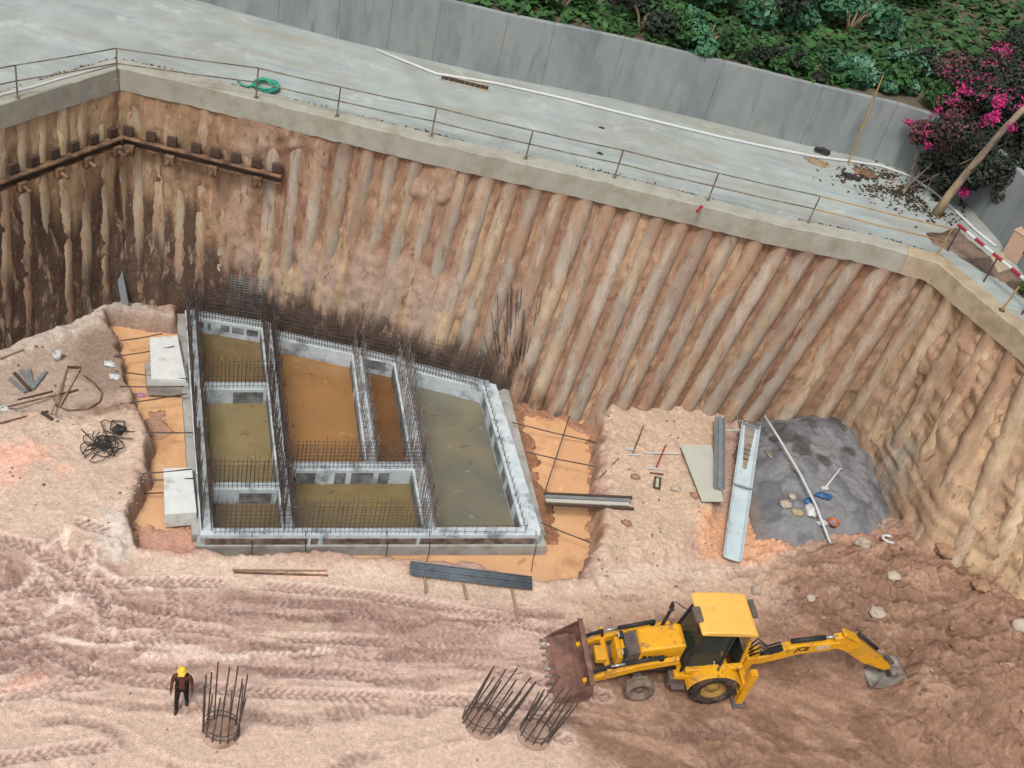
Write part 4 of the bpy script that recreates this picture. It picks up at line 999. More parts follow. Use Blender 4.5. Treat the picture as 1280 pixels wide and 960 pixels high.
# scrap steel
for a, b, lb, w in [((12, 475), (32, 492), 'leftmost grey steel channel in the scrap pile at the far left', .12), ((18, 468), (38, 490), 'second grey steel channel in the scrap pile at the far left', .1), ((26, 464), (43, 488), 'middle grey steel channel in the scrap pile at the far left', .12), ((36, 463), (42, 485), 'steep grey steel channel in the scrap pile at the far left', .1), ((58, 466), (42, 486), 'rightmost grey steel channel of the scrap pile slanting the other way', .12)]:
    stick('steel_channel', a, b, w, .08, M['steelgrey'] if 'second' not in lb else M['rustdark'], lb, 'steel channel', 'scrap steel at the far left', lift=.03)
for a, b, lb, w, m_ in [((0, 512), (98, 488), 'long rusty bar crossing the tan ground at far left', .05, 'rust'), ((22, 501), (66, 490), 'short dark bar under the scrap steel', .05, 'rustdark'), ((0, 518), (30, 514), 'pale thin batten near the left edge of the pit floor', .05, 'board'), ((0, 450), (30, 438), 'weathered pole lying along the foot of the left piles', .07, 'wood'), ((84, 462), (64, 520), 'left rail of the old ladder like boards on the mud', .06, 'wood'), ((100, 462), (74, 510), 'right rail of the old ladder like boards on the mud', .06, 'wood'), ((84, 460), (101, 461), 'dark cross piece above the two old rails on the mud', .08, 'rustdark'), ((52, 517), (66, 526), 'dark short block at the foot of the two old rails', .1, 'rustdark')]:
    stick('bar' if 'bar' in lb else 'batten', a, b, w, w * .8, M[m_], lb, 'bar' if 'bar' in lb else 'timber', lift=.02)
o = empty('bucket', tuple(on(72, 449)), 0, 'small white bucket on the tan ground at the left', 'bucket')
mb = MB(); mb.lathe([(.01, .01), (.12, 0), (.16, .3), (.145, .3), (.11, .02), (.01, .02)], (0, 0, 0), 'z', 20); mb.build('pail', M['whiteplastic'], o, True)
mb = MB(); mb.tube([Vector((.16 * math.cos(t), 0, .28 + .14 * math.sin(t))) for t in np.linspace(0, math.pi, 12)], .012, 5); mb.build('handle', M['steelgrey'], o)
for pxs, lb in [([(68, 500), (70, 508), (85, 514), (110, 512), (125, 503), (128, 492), (118, 480), (105, 470)], 'loop of black hose on the tan ground at the left'), ([(60, 515), (30, 522), (0, 530), (-20, 533)], 'black hose running out at the left edge')]:
    pts = [on(*q) + Vector((0, 0, .03)) for q in pxs]; c = pts[0]; mb = MB(); mb.tube([p - c for p in pts], .03, 6); o = mb.build('hose', M['rust'], None, True); o.location = c; tag(o, lb, 'hose')
for px, py, lb, m_, seed in [(137, 456, 'white scrap at the dark edge of the left trench', 'whiteplastic', 3), (144, 472, 'second white scrap lower on the edge of the left trench', 'whiteplastic', 6), (4, 512, 'crumpled whitish sheet at the far left edge', 'whiteplastic', 8)]:
    lump('plastic_scrap', px, py, (.2, .13, .07), M[m_], lb, 'scrap', None, .6, seed)
o = lump('plastic_bag', 176, 495, (.16, .09, .06), M['violet'], 'small violet bag floating in the left trench', 'plastic bag', None, .5, 4, f=lambda a, b: G(a, b, ZW))
# white bag caught on the pile wall
t, f = wall_at(acc[4] + (acc[5] - acc[4]) * 1.0); 
p = G(565, 436, .9); o = blob('plastic_bag', p, (.34, .14, .1), M['whiteplastic'], None, .5, 1.5, 3, 0, 12); tag(o, 'white bag lying on the starter bars by the pile wall', 'plastic bag')
# boulders and clods on the mound
BR = 'clay lumps on the brown mound'
lump('rock', 944, 741, (.16, .14, .24), M['rock'], 'upright white rock behind the yellow machine', 'rock', None, .3, 3)
lump('rock', 1273, 784, (.3, .24, .22), M['rock'], 'big pale rock at the right edge of the brown mound', 'rock', None, .3, 21)
for px, py, r, lb in [(1096, 768, .26, 'pale clay lump in the middle of the brown mound'), (1014, 749, .16, 'small pale clay lump behind the digging arm'), (1116, 722, .24, 'pinkish clay lump high on the brown mound'), (1180, 690, .4, 'large clay boulder at the foot of the right hand piles'), (1226, 700, .34, 'clay boulder right of the large one under the piles'), (1226, 735, .3, 'pale clay boulder below the right hand piles')]:
    lump('clay_lump', px, py, (r, r * .8, r * .6), M['rockbrown'] if 'boulder' in lb else M['rock'], lb, 'clay lump', BR, .45, px)
# small clods strewn as an uncountable scatter
def scatter():
    bm = bmesh.new(); bmesh.ops.create_icosphere(bm, subdivisions=1, radius=1); bm.verts.index_update()
    bv = [v.co.copy() for v in bm.verts]; bf = [[v.index for v in f.verts] for f in bm.faces]; bm.free()
    vs, fs, cs = [], [], []
    def put(n, px, rmin, rmax, rgbs):
        for _ in range(n):
            a = random.uniform(px[0], px[2]); b = random.uniform(px[1], px[3]); p = on(a, b, it=3)
            if p.z < -.3 or mnoise.noise(Vector((p.x * .55, p.y * .55, 3))) < random.gauss(.05, .15): continue
            r = rmin + (rmax - rmin) * random.random() ** 3; k = len(vs); sq = (random.uniform(.6, 1.3), random.uniform(.6, 1.3), random.uniform(.4, .9)); rot = Matrix.Rotation(random.uniform(0, 6.28), 3, 'Z')
            c_ = np.array(C(*random.choice(rgbs))) * random.uniform(.8, 1.15)
            for v in bv:
                q = rot @ Vector((v.x * sq[0], v.y * sq[1], v.z * sq[2])) * (r * random.uniform(.75, 1.2)); vs.append(p + q + Vector((0, 0, r * .2))); cs.append(c_)
            fs.extend([[i + k for i in f] for f in bf])
    put(620, (960, 680, 1290, 900), .015, .1, [(174, 136, 110), (154, 118, 96), (194, 158, 132)])
    put(200, (700, 690, 960, 800), .012, .05, [(186, 154, 128), (150, 116, 94)])
    put(380, (-10, 690, 720, 960), .01, .05, [(190, 158, 142), (216, 190, 172), (166, 132, 118)])
    put(260, (755, 505, 900, 700), .012, .06, [(196, 168, 144), (160, 130, 108)])
    put(420, (-10, 430, 185, 690), .012, .06, [(206, 180, 160), (150, 126, 110)])
    put(200, (150, 690, 720, 760), .012, .06, [(210, 186, 164)])
    o = link_mesh('soil_clods', vs, fs, M['soil'], colors=np.array(cs)); tag(o, kind='stuff')
scatter()
#PART2
# ------------------------------------------------------------------ steel walers on the upper left piles
def waler(pxs, label, plates, lower, side_s):
    # the line of the beam on the pile faces, as height along the wall
    def wp_at(px, py):
        # march along the wall to find the face point under this pixel
        best = None
        for s in np.linspace(max(side_s[0], 0), side_s[1], 240):
            T, B = wall_at(s); nn = inward(s) * .34
            for k in (0,):
                d0 = T + nn; d1 = B + nn
            # closest height on this pile line
            for r in np.linspace(0, .5, 60):
                p = d0.lerp(d1, r); v = p - Vector((0, 0, HC)); cx, cy, cz = v.dot(_X), v.dot(_Y), v.dot(_Z)
                # camera axes: _X etc. are world axes in lens space, so rebuild lens coordinates
                q = LENS(p); e = (q[0] - px) ** 2 + (q[1] - py) ** 2
                if best is None or e < best[0]: best = (e, p.copy(), s)
        return best[1], best[2]
    P = [wp_at(*q) for q in pxs]
    a, sa = P[0]; b, sb = P[-1]
    root = empty('steel_waler', tuple((a + b) / 2), 0, label, 'steel beam', 'steel walers on the piles'); c = root.location
    nn = inward((sa + sb) / 2); d = (b - a).normalized(); up = nn.cross(d); up = up if up.z > 0 else -up
    for dz in (.13, -.13):
        mb = MB(); mb.rail(a - c + nn * .22 + up * dz, b - c + nn * .18 + up * dz, .22, .04, up); mb.build('flange', M['rust'], root)
    mb = MB(); mb.rail(a - c + nn * .17 , b - c + nn * .17, .05, .24, up); mb.build('web', M['rustdark'], root)
    mb = MB(); mb.bar(a - c + nn * .36 + up * .2, b - c + nn * .36 + up * .2, .06, 8); mb.build('strut_pipe', M['rust'], root)
    for t in plates:
        p = a.lerp(b, t) - c
        mb = MB(); mb.box(p + up * .34 + nn * .1, (.32, .14, .32), math.atan2(d.y, d.x), bev=.015); mb.build('anchor_plate', M['rustdark'], root)
    for t in lower:
        p = a.lerp(b, t) - c; R3 = math.atan2(d.y, d.x)
        mb = MB(); mb.box(p - up * .16 + nn * .42, (.3, .16, .3), R3, bev=.015); mb.bar(p + nn * .42 - up * .16, p + nn * .78 - up * .2, .06, 8)
        mb.box(p - up * .36 + nn * .3, (.2, .2, .16), R3); mb.build('bracket', M['rust'], root)
def LENS(p):
    v = p - Vector((0, 0, HC))
    # world = (r.X, r.Y, r.Z) so lens r = X*x + Y*y + Z*z
    r = _X * v.x + _Y * v.y + _Z * v.z
    return 640 + FPX * r.x / r.z, 480 + FPX * r.y / r.z
waler([(-90, 258), (147, 172)], 'rusty steel waler beam on the short left run of piles', [.13, .27, .41, .52, .63, .74, .85, .96], [.2, .42, .62, .78, .95], (0, S_CORNER - .1))
waler([(156, 171), (354, 221)], 'rusty steel waler beam on the back piles right of the corner', [.03, .17, .3, .45, .57, .7, .83, .96], [.06, .31, .58, .86], (S_CORNER + .1, S_CORNER + 7))

# ------------------------------------------------------------------ guard railing on the beam
rail_root = empty('guard_railing', tuple(G(600, 185, ZB)), 0, 'thin brown two rail guard railing along the edge of the road', 'railing'); RO = rail_root.location
post_px = [(-110, 150), (22, 122), (146, 99), (320, 122), (421, 145), (539, 170), (657, 198), (768, 222), (885, 250), (1010, 278), (1172, 318)]
pb = [G(*q, ZB) for q in post_px]; HPOST = 1.05
for i, p in enumerate(pb):
    mb = MB(); last = i == len(pb) - 1
    mb.bar(p - RO + Vector((0, 0, -.08)), p - RO + Vector((.02, 0, HPOST)), .026, 7); mb.box(p - RO + Vector((0, 0, .0)), (.14, .14, .02))
    mb.build('post', M['yellowrail'] if last else M['railmetal'], rail_root)
for a, b in zip(pb[:-1], pb[1:]):
    last = b is pb[-1]; m_ = M['yellowrail'] if last else M['railmetal']
    for nm, h in (('top_rail', HPOST), ('mid_rail', HPOST * .52)):
        mid = a.lerp(b, .5) + Vector((0, 0, -.03)); mb = MB(); mb.tube([a - RO + Vector((0, 0, h)), mid - RO + Vector((0, 0, h + .015)), b - RO + Vector((0, 0, h))], .022, 6); mb.build(nm, m_, rail_root, True)
# yellow post standing further along the beam
p = G(1252, 388, ZB); o = empty('yellow_post', tuple(p), 0, 'lone yellow post leaning on the right hand capping beam', 'post')
mb = MB(); mb.bar((0, 0, -.05), (.12, .08, .95), .035, 8); mb.build('shaft', M['yellowrail'], o); mb = MB(); mb.box((0, 0, .01), (.18, .18, .03), bev=.005); mb.build('foot_plate', M['rustdark'], o)
# red peg on the beam
p = G(874, 262, ZB - .02); mb = MB(); mb.rail(Vector((-.08, -.25, .03)), Vector((.06, .1, .1)), .09, .06); o = mb.build('red_peg', M['redpaint']); o.location = p; tag(o, 'small red wedge on the front edge of the capping beam', 'wedge')

# ------------------------------------------------------------------ things on the road
pp = [(470, 62), (545, 92), (620, 104), (700, 122), (760, 137), (830, 154), (900, 171), (960, 184), (1020, 196), (1060, 201), (1100, 207), (1135, 219), (1165, 238), (1195, 264), (1220, 288), (1245, 308)]
pts = [G(a, b, ZR + .05) for a, b in pp]; c = pts[6]
mb = MB(); mb.tube([p - c for p in pts], .055, 8); o = mb.build('service_pipe', M['whitepipe'], None, True); o.location = c; tag(o, 'long white service pipe lying along the back of the road', 'pipe')
pts = [G(a, b, ZB + .03) for a, b in [(-100, 150), (0, 119), (40, 109), (80, 97), (146, 80)]]; c = pts[2]
mb = MB(); mb.tube([p - c for p in pts], .04, 8); o = mb.build('white_line_pipe', M['whitepipe'], None, True); o.location = c; tag(o, 'white pipe lying along the road edge at the far left', 'pipe')
# coil of green hose
p = G(333, 110, ZR + .02); o = empty('hose_coil', tuple(p), 0, 'coil of green hose lying on the road beside the railing', 'hose coil')
mb = MB(); pts = []
for i in range(150):
    t = i / 150 * 2 * math.pi * 6; rr = .36 + .05 * math.sin(i * .37) + .03 * math.sin(i * 1.3); pts.append((rr * math.cos(t) * 1.05, rr * math.sin(t), .04 + .04 * (i / 150 * 6 % 3) + .01 * math.sin(i)))
mb.tube(pts, .035, 7); mb.build('coil', M['hose'], o, True)
mb = MB(); mb.tube([(-.36, -.1, .04), (-.55, -.3, .03), (-.75, -.28, .03), (-.95, -.1, .03)], .035, 7); mb.build('free_end', M['hose'], o, True)
# drain grate
A, B = G(552, 97, ZR), G(610, 111, ZR); d = (B - A).normalized(); mid = (A + B) / 2
o = empty('drain_grate', tuple(mid), math.atan2(d.y, d.x), 'long dark slotted drain grate set in the road', 'drain'); L_ = (B - A).length
mb = MB(); mb.box((0, .2, .012), (L_ + .1, .08, .03)); mb.box((0, -.2, .012), (L_ + .1, .08, .03)); mb.build('frame', M['beam_tan'], o)
mb = MB(); mb.box((0, 0, .006), (L_, .32, .012)); mb.build('channel', M['dark'], o)
for i in range(9):
    mb = MB(); mb.box((-L_ / 2 + (i + .5) * L_ / 9, 0, .02), (.04, .3, .02)); mb.build('slat', M['rust'], o)
# rubbish heaps on the road
def road_heap(px, r, h, m, label, cat, seed, amp=.5):
    p = G(*px, ZR); o = blob('litter_heap', p, (r[0], r[1], h), m, None, amp, 2.2, 4, 0, seed); tag(o, label, cat)
road_heap((1027, 190), (.3, .2, .2), .16, M['dark'], 'black bundle by the white pipe on the road', 'bundle', 3)
road_heap((1065, 222), (.34, .2), .09, M['dark'], 'ring of dark litter on the road left of the brown patch', 'litter', 4, .8)
road_heap((1083, 218), (.45, .34), .1, M['rust'], 'brown patch of rubbish on the road below the white pipe', 'litter', 5, .7)
def leaf_litter():
    mb = MB(); mb_m = ['dark', 'rustdark', 'wood', 'leaf_dark']
    for _ in range(3400):
        t = random.random() ** .7; px = 1045 + 150 * t + random.gauss(0, 14); py = 213 + 42 * t + random.gauss(0, 5 + 8 * t)
        if mnoise.noise(Vector((px * .04, py * .06, 0))) < -.05 + random.gauss(0, .12): continue
        p = G(px, py, ZR + .012 + random.random() * .05 * t); s_ = random.uniform(.03, .1); nn = Vector((random.gauss(0, .3), random.gauss(0, .3), 1)).normalized(); u = Matrix.Rotation(random.uniform(0, 6.28), 3, nn) @ nn.orthogonal().normalized(); w_ = nn.cross(u)
        mb.cur = random.choice((0, 0, 0, 1, 3, 2)); mb.add([p - u * s_, p + w_ * s_ * .6, p + u * s_, p - w_ * s_ * .6], [(0, 1, 2, 3)])
    for _ in range(2600):
        s_ = random.uniform(1, S_RIGHT); 
        if mnoise.noise(Vector((s_ * .5, 3, 0))) + mnoise.noise(Vector((s_ * 1.9, 8, 0))) * .6 < random.gauss(.0, .15): continue
        p = wall_at(s_)[0] - inward(s_) * (.3 + abs(random.gauss(0, .09))); p.z = ZR + .012 + random.random() * .03; k_ = random.uniform(.02, .07); nn = Vector((random.gauss(0, .3), random.gauss(0, .3), 1)).normalized(); u = Matrix.Rotation(random.uniform(0, 6.28), 3, nn) @ nn.orthogonal().normalized(); w_ = nn.cross(u)
        mb.cur = random.choice((0, 1, 1, 2, 3)); mb.add([p - u * k_, p + w_ * k_ * .6, p + u * k_, p - w_ * k_ * .6], [(0, 1, 2, 3)])
    tag(mb.build('leaf_litter', M['dark'], mats=[M[q] for q in mb_m]), kind='stuff')
leaf_litter()
road_heap((1022, 203), (.45, .25), .04, M['wood'], 'pale tan sand patch on the road beside the black bundle', 'sand', 8, .5)
for px, r, sd_ in [((750, 192), (.12, .07), 1), ((752, 160), (.13, .05), 2)]:
    p = G(*px, ZR); o = blob('stone', p, (r[0], r[1], .05), M['dark'], None, .4, 2, 2, 0, sd_); tag(o, 'small dark stone on the road ' + ('near the railing' if sd_ == 1 else 'near the white pipe'), 'stone')
# soil bank where the beam turns, with dark earth behind
def patch(name, px, z, h, m, kind=None):
    poly_ = [(p.x, p.y) for p in GL(px, z)]; bx = [q[0] for q in poly_]; by = [q[1] for q in poly_]
    X, Y = np.meshgrid(np.arange(min(bx), max(bx), .08), np.arange(min(by), max(by), .08), indexing='ij'); d = -sdpoly(X, Y, poly_) + (fbm(X * 1.5, Y * 1.5, seed=301) - .5) * .5
    n1 = fbm(X * 2, Y * 2, seed=302, oct=5); Z = z - .1 + .12 * sstep(-.05, .3, d) + h * sstep(0, .9, d) * n1
    cc = np.array(C(150, 128, 112))[None, None] * (1 - sstep(.45, .6, n1))[..., None] + np.array(C(104, 88, 80))[None, None] * sstep(.45, .6, n1)[..., None]
    a, b = X.shape; idx = np.arange(a * b).reshape(a, b); F = np.stack([idx[:-1, :-1], idx[1:, :-1], idx[1:, 1:], idx[:-1, 1:]], -1).reshape(-1, 4); F = F[(d.ravel()[F] > -.2).any(1)]
    o = big_mesh(name, np.stack([X, Y, Z], -1).reshape(-1, 3), F, m, cc.reshape(-1, 3)); tag(o, kind='structure')
patch('earth_patch', [(1150, 288), (1195, 282), (1240, 318), (1290, 350), (1380, 420), (1450, 560), (1400, 520), (1270, 366), (1220, 338), (1196, 318), (1165, 306)], ZR + .02, .3, M['soil'])
# red and white striped barrier bar
A, B = G(1198, 281, ZR + 1.0), G(1300, 365, ZR + 1.0); o = empty('barrier_bar', tuple((A + B) / 2), 0, 'red and white striped barrier bar slanting down beside the pink box', 'barrier'); c = o.location
n = 9
for i in range(n):
    mb = MB(); mb.bar(A.lerp(B, i / n) - c, A.lerp(B, (i + 1) / n) - c, .06, 10); mb.build('red_band' if i % 2 == 0 else 'white_band', M['redpaint'] if i % 2 == 0 else M['whitepipe'], o)
for t in (.03, .5, .97):
    p = A.lerp(B, t) - c; mb = MB(); mb.bar(p, p + Vector((0, 0, -1.02)), .03, 8); mb.build('leg', M['rustdark'], o)
# pink box and what stands by it
p = G(1266, 322, ZR); o = empty('pink_box', tuple(p), -.75, 'pink metal box with a white lid edge at the right end of the road', 'metal box')
mb = MB(); mb.box((.25, .1, .5), (1.15, .8, 1.0), bev=.03); mb.build('body', M['pinkbox'], o); mb = MB(); mb.box((.25, .1, 1.03), (1.2, .85, .06), bev=.02); mb.build('lid', M['pinkbox'], o)
mb = MB(); mb.box((.25, .54, .98), (1.2, .05, .1), bev=.01); mb.build('lid_edge', M['whitepipe'], o); mb = MB(); mb.box((.4, -.31, .6), (.16, .03, .22), bev=.01); mb.build('latch', M['dark'], o)
quad_p = GL([(1236, 322), (1252, 318), (1262, 338), (1246, 344)], ZR + .1)
mb = MB(); cpt = sum((v for v in quad_p), Vector()) / 4; mb.prism([v - cpt for v in quad_p], -.05, .1); o = mb.build('kerb_block', M['beam_tan']); o.location = cpt; tag(o, 'pale concrete block lying under the striped barrier bar', 'concrete block')

# ------------------------------------------------------------------ plants
def leaves(mb, c, r, n, size, shell=.55, droop=.0):
    c = Vector(c)
    for _ in range(n):
        while True:
            v = Vector((random.uniform(-1, 1), random.uniform(-1, 1), random.uniform(-1, 1)))
            if shell < v.length < 1: break
        if random.random() < .25: v *= random.uniform(.2, 1)
        p = c + Vector((v.x * r[0], v.y * r[1], v.z * r[2])); s = size * random.uniform(.6, 1.4)
        nn = (v + Vector((random.gauss(0, .5), random.gauss(0, .5), random.gauss(.5, .5)))).normalized(); u = nn.orthogonal().normalized(); u = Matrix.Rotation(random.uniform(0, 6.28), 3, nn) @ u; w = nn.cross(u)
        mb.add([p - u * s * .5, p + w * s * .32, p + u * s * .55 - nn * s * .1, p - w * s * .32], [(0, 1, 2, 3)])
def bush(px, z, r, n, size, mats, label, cat='shrub', group='shrubs behind the grey wall', lobes=7, name='shrub'):
    p = G(*px, z); o = empty(name, tuple(p), 0, label, cat, group)
    ms = [M[q] for q in mats]; mb = MB()
    for i in range(lobes):
        t = random.uniform(0, 6.28); q = random.uniform(.15, .75) ** .5
        c = (r[0] * q * math.cos(t), r[1] * q * math.sin(t), r[2] * random.uniform(.45, 1.25)); k = random.uniform(.35, .6)
        mb.cur = random.randrange(len(ms)); leaves(mb, c, (r[0] * k, r[1] * k, r[2] * k * 1.1), n // lobes, size)
    mb.build('foliage', ms[0], o, mats=ms)
    mb = MB()
    for i in range(5):
        t = i * 1.3; mb.tube([(0, 0, -.1), (r[0] * .2 * math.cos(t), r[1] * .2 * math.sin(t), r[2] * .6), (r[0] * .45 * math.cos(t), r[1] * .45 * math.sin(t), r[2] * 1.1)], .05, 5, [.06, .045, .015])
    mb.build('stem', M['bark'], o)
    return o
ZG = ZR + GH - .12
bush((1008, 96), ZG, (.75, .6, .55), 1500, .16, ['leaf_mid', 'leaf_mid', 'leaf_dark'], 'grass green fine leaved shrub leaning over the grey wall')
bush((1062, 100), ZG, (.95, .75, .6), 1500, .28, ['leaf_pale', 'leaf_green', 'leaf_green'], 'pale blue green broad leaved shrub over the grey wall')
bush((1112, 112), ZG, (.95, .7, .6), 1500, .27, ['leaf_pale', 'leaf_green', 'leaf_mid'], 'blue green broad leaved shrub just left of the flowering tree')
bush((1140, 88), ZG, (1.1, .8, .8), 1500, .26, ['leaf_pale', 'leaf_green', 'leaf_dark'], 'tall blue green shrub half behind the flowering tree')
bush((965, 84), ZG, (.8, .6, .5), 1400, .17, ['leaf_dark', 'leaf_mid'], 'low dark green shrub on the grey wall at the left of the planting')
for i, (x, y, lb, ms, rr, sz) in enumerate([
        (880, 62, 'rounded mid green shrub behind the middle of the wall', ['leaf_mid', 'leaf_green'], (1.2, .9, .8), .2), (800, 38, 'dark dense shrub behind the middle of the wall', ['leaf_dark', 'leaf_mid'], (1.3, 1, .9), .2),
        (700, 14, 'yellowish green shrub left along the wall', ['leaf_mid'], (1.3, .9, .8), .18), (610, -12, 'broad pale shrub further left along the wall', ['leaf_pale', 'leaf_green'], (1.4, 1, .9), .26),
        (500, -38, 'dark shrub well left along the wall', ['leaf_dark', 'leaf_green'], (1.4, 1.1, .9), .22), (960, 30, 'large dark shrub in the second row of the planting', ['leaf_dark', 'leaf_mid', 'leaf_green'], (1.7, 1.3, 1.2), .24),
        (1060, 40, 'large blue green shrub in the second row of the planting', ['leaf_green', 'leaf_pale'], (1.7, 1.3, 1.2), .28), (860, 2, 'large mid green shrub in the second row of the planting', ['leaf_mid', 'leaf_green'], (1.8, 1.3, 1.2), .22),
        (1000, -20, 'tall dark shrub at the top of the planting', ['leaf_dark', 'leaf_mid'], (2.0, 1.5, 1.5), .24), (1120, 0, 'tall reddish shrub at the top of the planting', ['leaf_red', 'leaf_dark', 'leaf_mid'], (1.9, 1.4, 1.4), .22), (740, -32, 'tall green shrub at the top left of the planting', ['leaf_green', 'leaf_mid'], (2.0, 1.4, 1.3), .24),
        (1230, -10, 'dark tall shrub at the top right of the planting', ['leaf_dark', 'leaf_mid'], (2.2, 1.6, 1.8), .24), (1320, 60, 'dark shrub beyond the flowering tree at the right edge', ['leaf_dark', 'leaf_mid'], (1.8, 1.5, 1.8), .22)]):
    bush((x, y), ZG, rr, 1700, sz, ms, lb)
# grass of the planted bed
def bed_cover():
    mb = MB()
    for _ in range(26000):
        a = random.uniform(-60, 1400); b = random.uniform(-130, 110)
        p = G(a, b, ZG)
        k = sdpoly(np.array([p.x]), np.array([p.y]), [(q[0], q[1]) for q in bed])[0]
        if k > -.25: continue
        s = random.uniform(.12, .34); nn = Vector((random.gauss(0, .4), random.gauss(0, .4), 1)).normalized(); u = Matrix.Rotation(random.uniform(0, 6.28), 3, nn) @ nn.orthogonal().normalized(); w = nn.cross(u); p = p + Vector((0, 0, random.uniform(.02, .3)))
        mb.add([p - u * s, p + w * s * .5, p + u * s, p - w * s * .5], [(0, 1, 2, 3)])
    o = mb.build('ground_cover', M['leaf_mid']); tag(o, kind='stuff')
bed_cover()
# flowering tree
base = G(1170, 268, ZR)
tree = empty('flowering_tree', tuple(base), 0, 'dark bougainvillea tree with magenta flowers and a bare pale trunk', 'tree')
mb = MB(); tp = [Vector((0, 0, -.1)), Vector((.1, .03, .8)), Vector((.3, .05, 1.8)), Vector((.5, 0, 2.8)), Vector((.75, .1, 3.7)), Vector((1.1, .25, 4.5))]
mb.tube(tp, .2, 10, [.2, .15, .135, .125, .115, .08]); mb.tube([tp[4], Vector((1.2, .8, 4.2)), Vector((1.7, 1.3, 4.5))], .08, 7, [.1, .07, .04])
mb.build('trunk', M['bark'], tree, True)
mb = MB(); ms = [M['leaf_dark'], M['leaf_mid'], M['leaf_red'], M['magenta']]
for px, z, r, n, w in [((1215, 130), 2.6, (1.3, 1.0, 1.0), 1900, 0), ((1262, 140), 2.4, (1.4, 1.0, 1.2), 1900, 0), ((1175, 170), 1.9, (.75, .55, .7), 900, 0), ((1190, 200), 1.5, (.7, .5, .6), 800, 0), ((1235, 190), 2.0, (1.0, .8, .8), 1100, 0), ((1280, 200), 2.0, (1.1, .9, .9), 1200, 0), ((1320, 130), 2.6, (1.5, 1.1, 1.2), 1500, 0),
                       ((1180, 120), 2.8, (.8, .6, .6), 700, 1), ((1250, 90), 3.4, (1.2, .9, .8), 1100, 0), ((1150, 165), 1.9, (.4, .35, .5), 300, 2), ((1195, 85), 3.5, (.9, .7, .6), 700, 2), ((1210, 225), 1.2, (.5, .4, .45), 450, 0), ((1300, 60), 4.0, (1.6, 1.1, .9), 1300, 0), ((1260, 245), 1.2, (.6, .5, .5), 500, 0), ((1225, 165), 2.3, (.9, .7, .9), 1300, 0), ((1275, 170), 2.6, (1.0, .8, 1.0), 1300, 0), ((1200, 150), 2.4, (.8, .6, .7), 900, 2), ((1165, 200), 1.2, (.5, .35, .6), 500, 0), ((1185, 225), .9, (.4, .35, .5), 350, 0), ((1290, 240), 1.6, (.8, .7, .7), 800, 0), ((1245, 120), 3.8, (.9, .6, .6), 1000, 0), ((1215, 100), 3.6, (.9, .6, .6), 900, 0), ((1275, 105), 4.2, (.9, .6, .7), 1000, 0), ((1300, 150), 3.6, (.9, .7, .8), 900, 0), ((1200, 165), 2.9, (.6, .4, .5), 500, 0), ((1225, 215), 1.9, (.6, .45, .6), 600, 0), ((1260, 215), 2.0, (.8, .5, .7), 800, 0), ((1180, 185), 1.8, (.5, .4, .6), 500, 2), ((1235, 115), 4.3, (1.2, .6, .6), 45, 3), ((1190, 130), 3.3, (.9, .5, .6), 35, 3), ((1275, 120), 4.6, (.8, .5, .6), 40, 3), ((1160, 165), 2.2, (.5, .4, .4), 24, 3), ((1210, 95), 3.9, (1.0, .5, .4), 40, 3), ((1250, 80), 4.4, (1.1, .6, .5), 45, 3), ((1195, 160), 3.0, (.8, .5, .5), 300, 2)]:
    mb.cur = w; c = G(*px, ZR + z) - base
    leaves(mb, c, r, int(n * 1.5), .15 if w < 3 else .1, .2)
mb.build('crown', ms[0], tree, mats=ms)
def flowers(name, lst):
    for px, z, r, n in lst:
        c = G(*px, ZR + z) - base; mb = MB(); leaves(mb, c, r, n, .1, .1); mb.build(name, M['magenta'], tree)
flowers('flower_cluster', [((1138, 153), 2.0, (.32, .2, .14), 130), ((1156, 160), 1.9, (.2, .16, .18), 60), ((1215, 105), 3.3, (.35, .3, .2), 90), ((1190, 125), 3.0, (.35, .25, .3), 60), ((1250, 126), 4.9, (.26, .22, .26), 190), ((1244, 146), 4.4, (.22, .2, .3), 130), ((1232, 150), 4.0, (.2, .2, .3), 70), ((1205, 112), 4.2, (.35, .25, .25), 80), ((1190, 145), 3.2, (.3, .2, .25), 50), ((1160, 182), 2.2, (.2, .15, .2), 40), ((1265, 160), 4.0, (.25, .2, .25), 60), ((1262, 108), 3.6, (.3, .25, .2), 80), ((1205, 240), 1.0, (.2, .18, .24), 130), ((1235, 98), 3.9, (.4, .3, .2), 90), ((1170, 140), 2.5, (.3, .2, .3), 40), ((1290, 84), 4.3, (.4, .3, .25), 100), ((1255, 60), 4.4, (.5, .4, .25), 120), ((1315, 118), 3.6, (.3, .3, .3), 90)])
mb = MB()
for i in range(16):
    a = G(random.uniform(1125, 1210), random.uniform(215, 245), ZR) - base; b = G(random.uniform(1150, 1260), random.uniform(120, 180), ZR + random.uniform(2, 3)) - base
    m_ = a.lerp(b, .5) + Vector((random.uniform(-.3, .3), random.uniform(-.2, .2), random.uniform(0, .4))); mb.tube([a, m_, b], .02, 5, [.03, .022, .012])
mb.build('hanging_stem', M['bark'], tree)
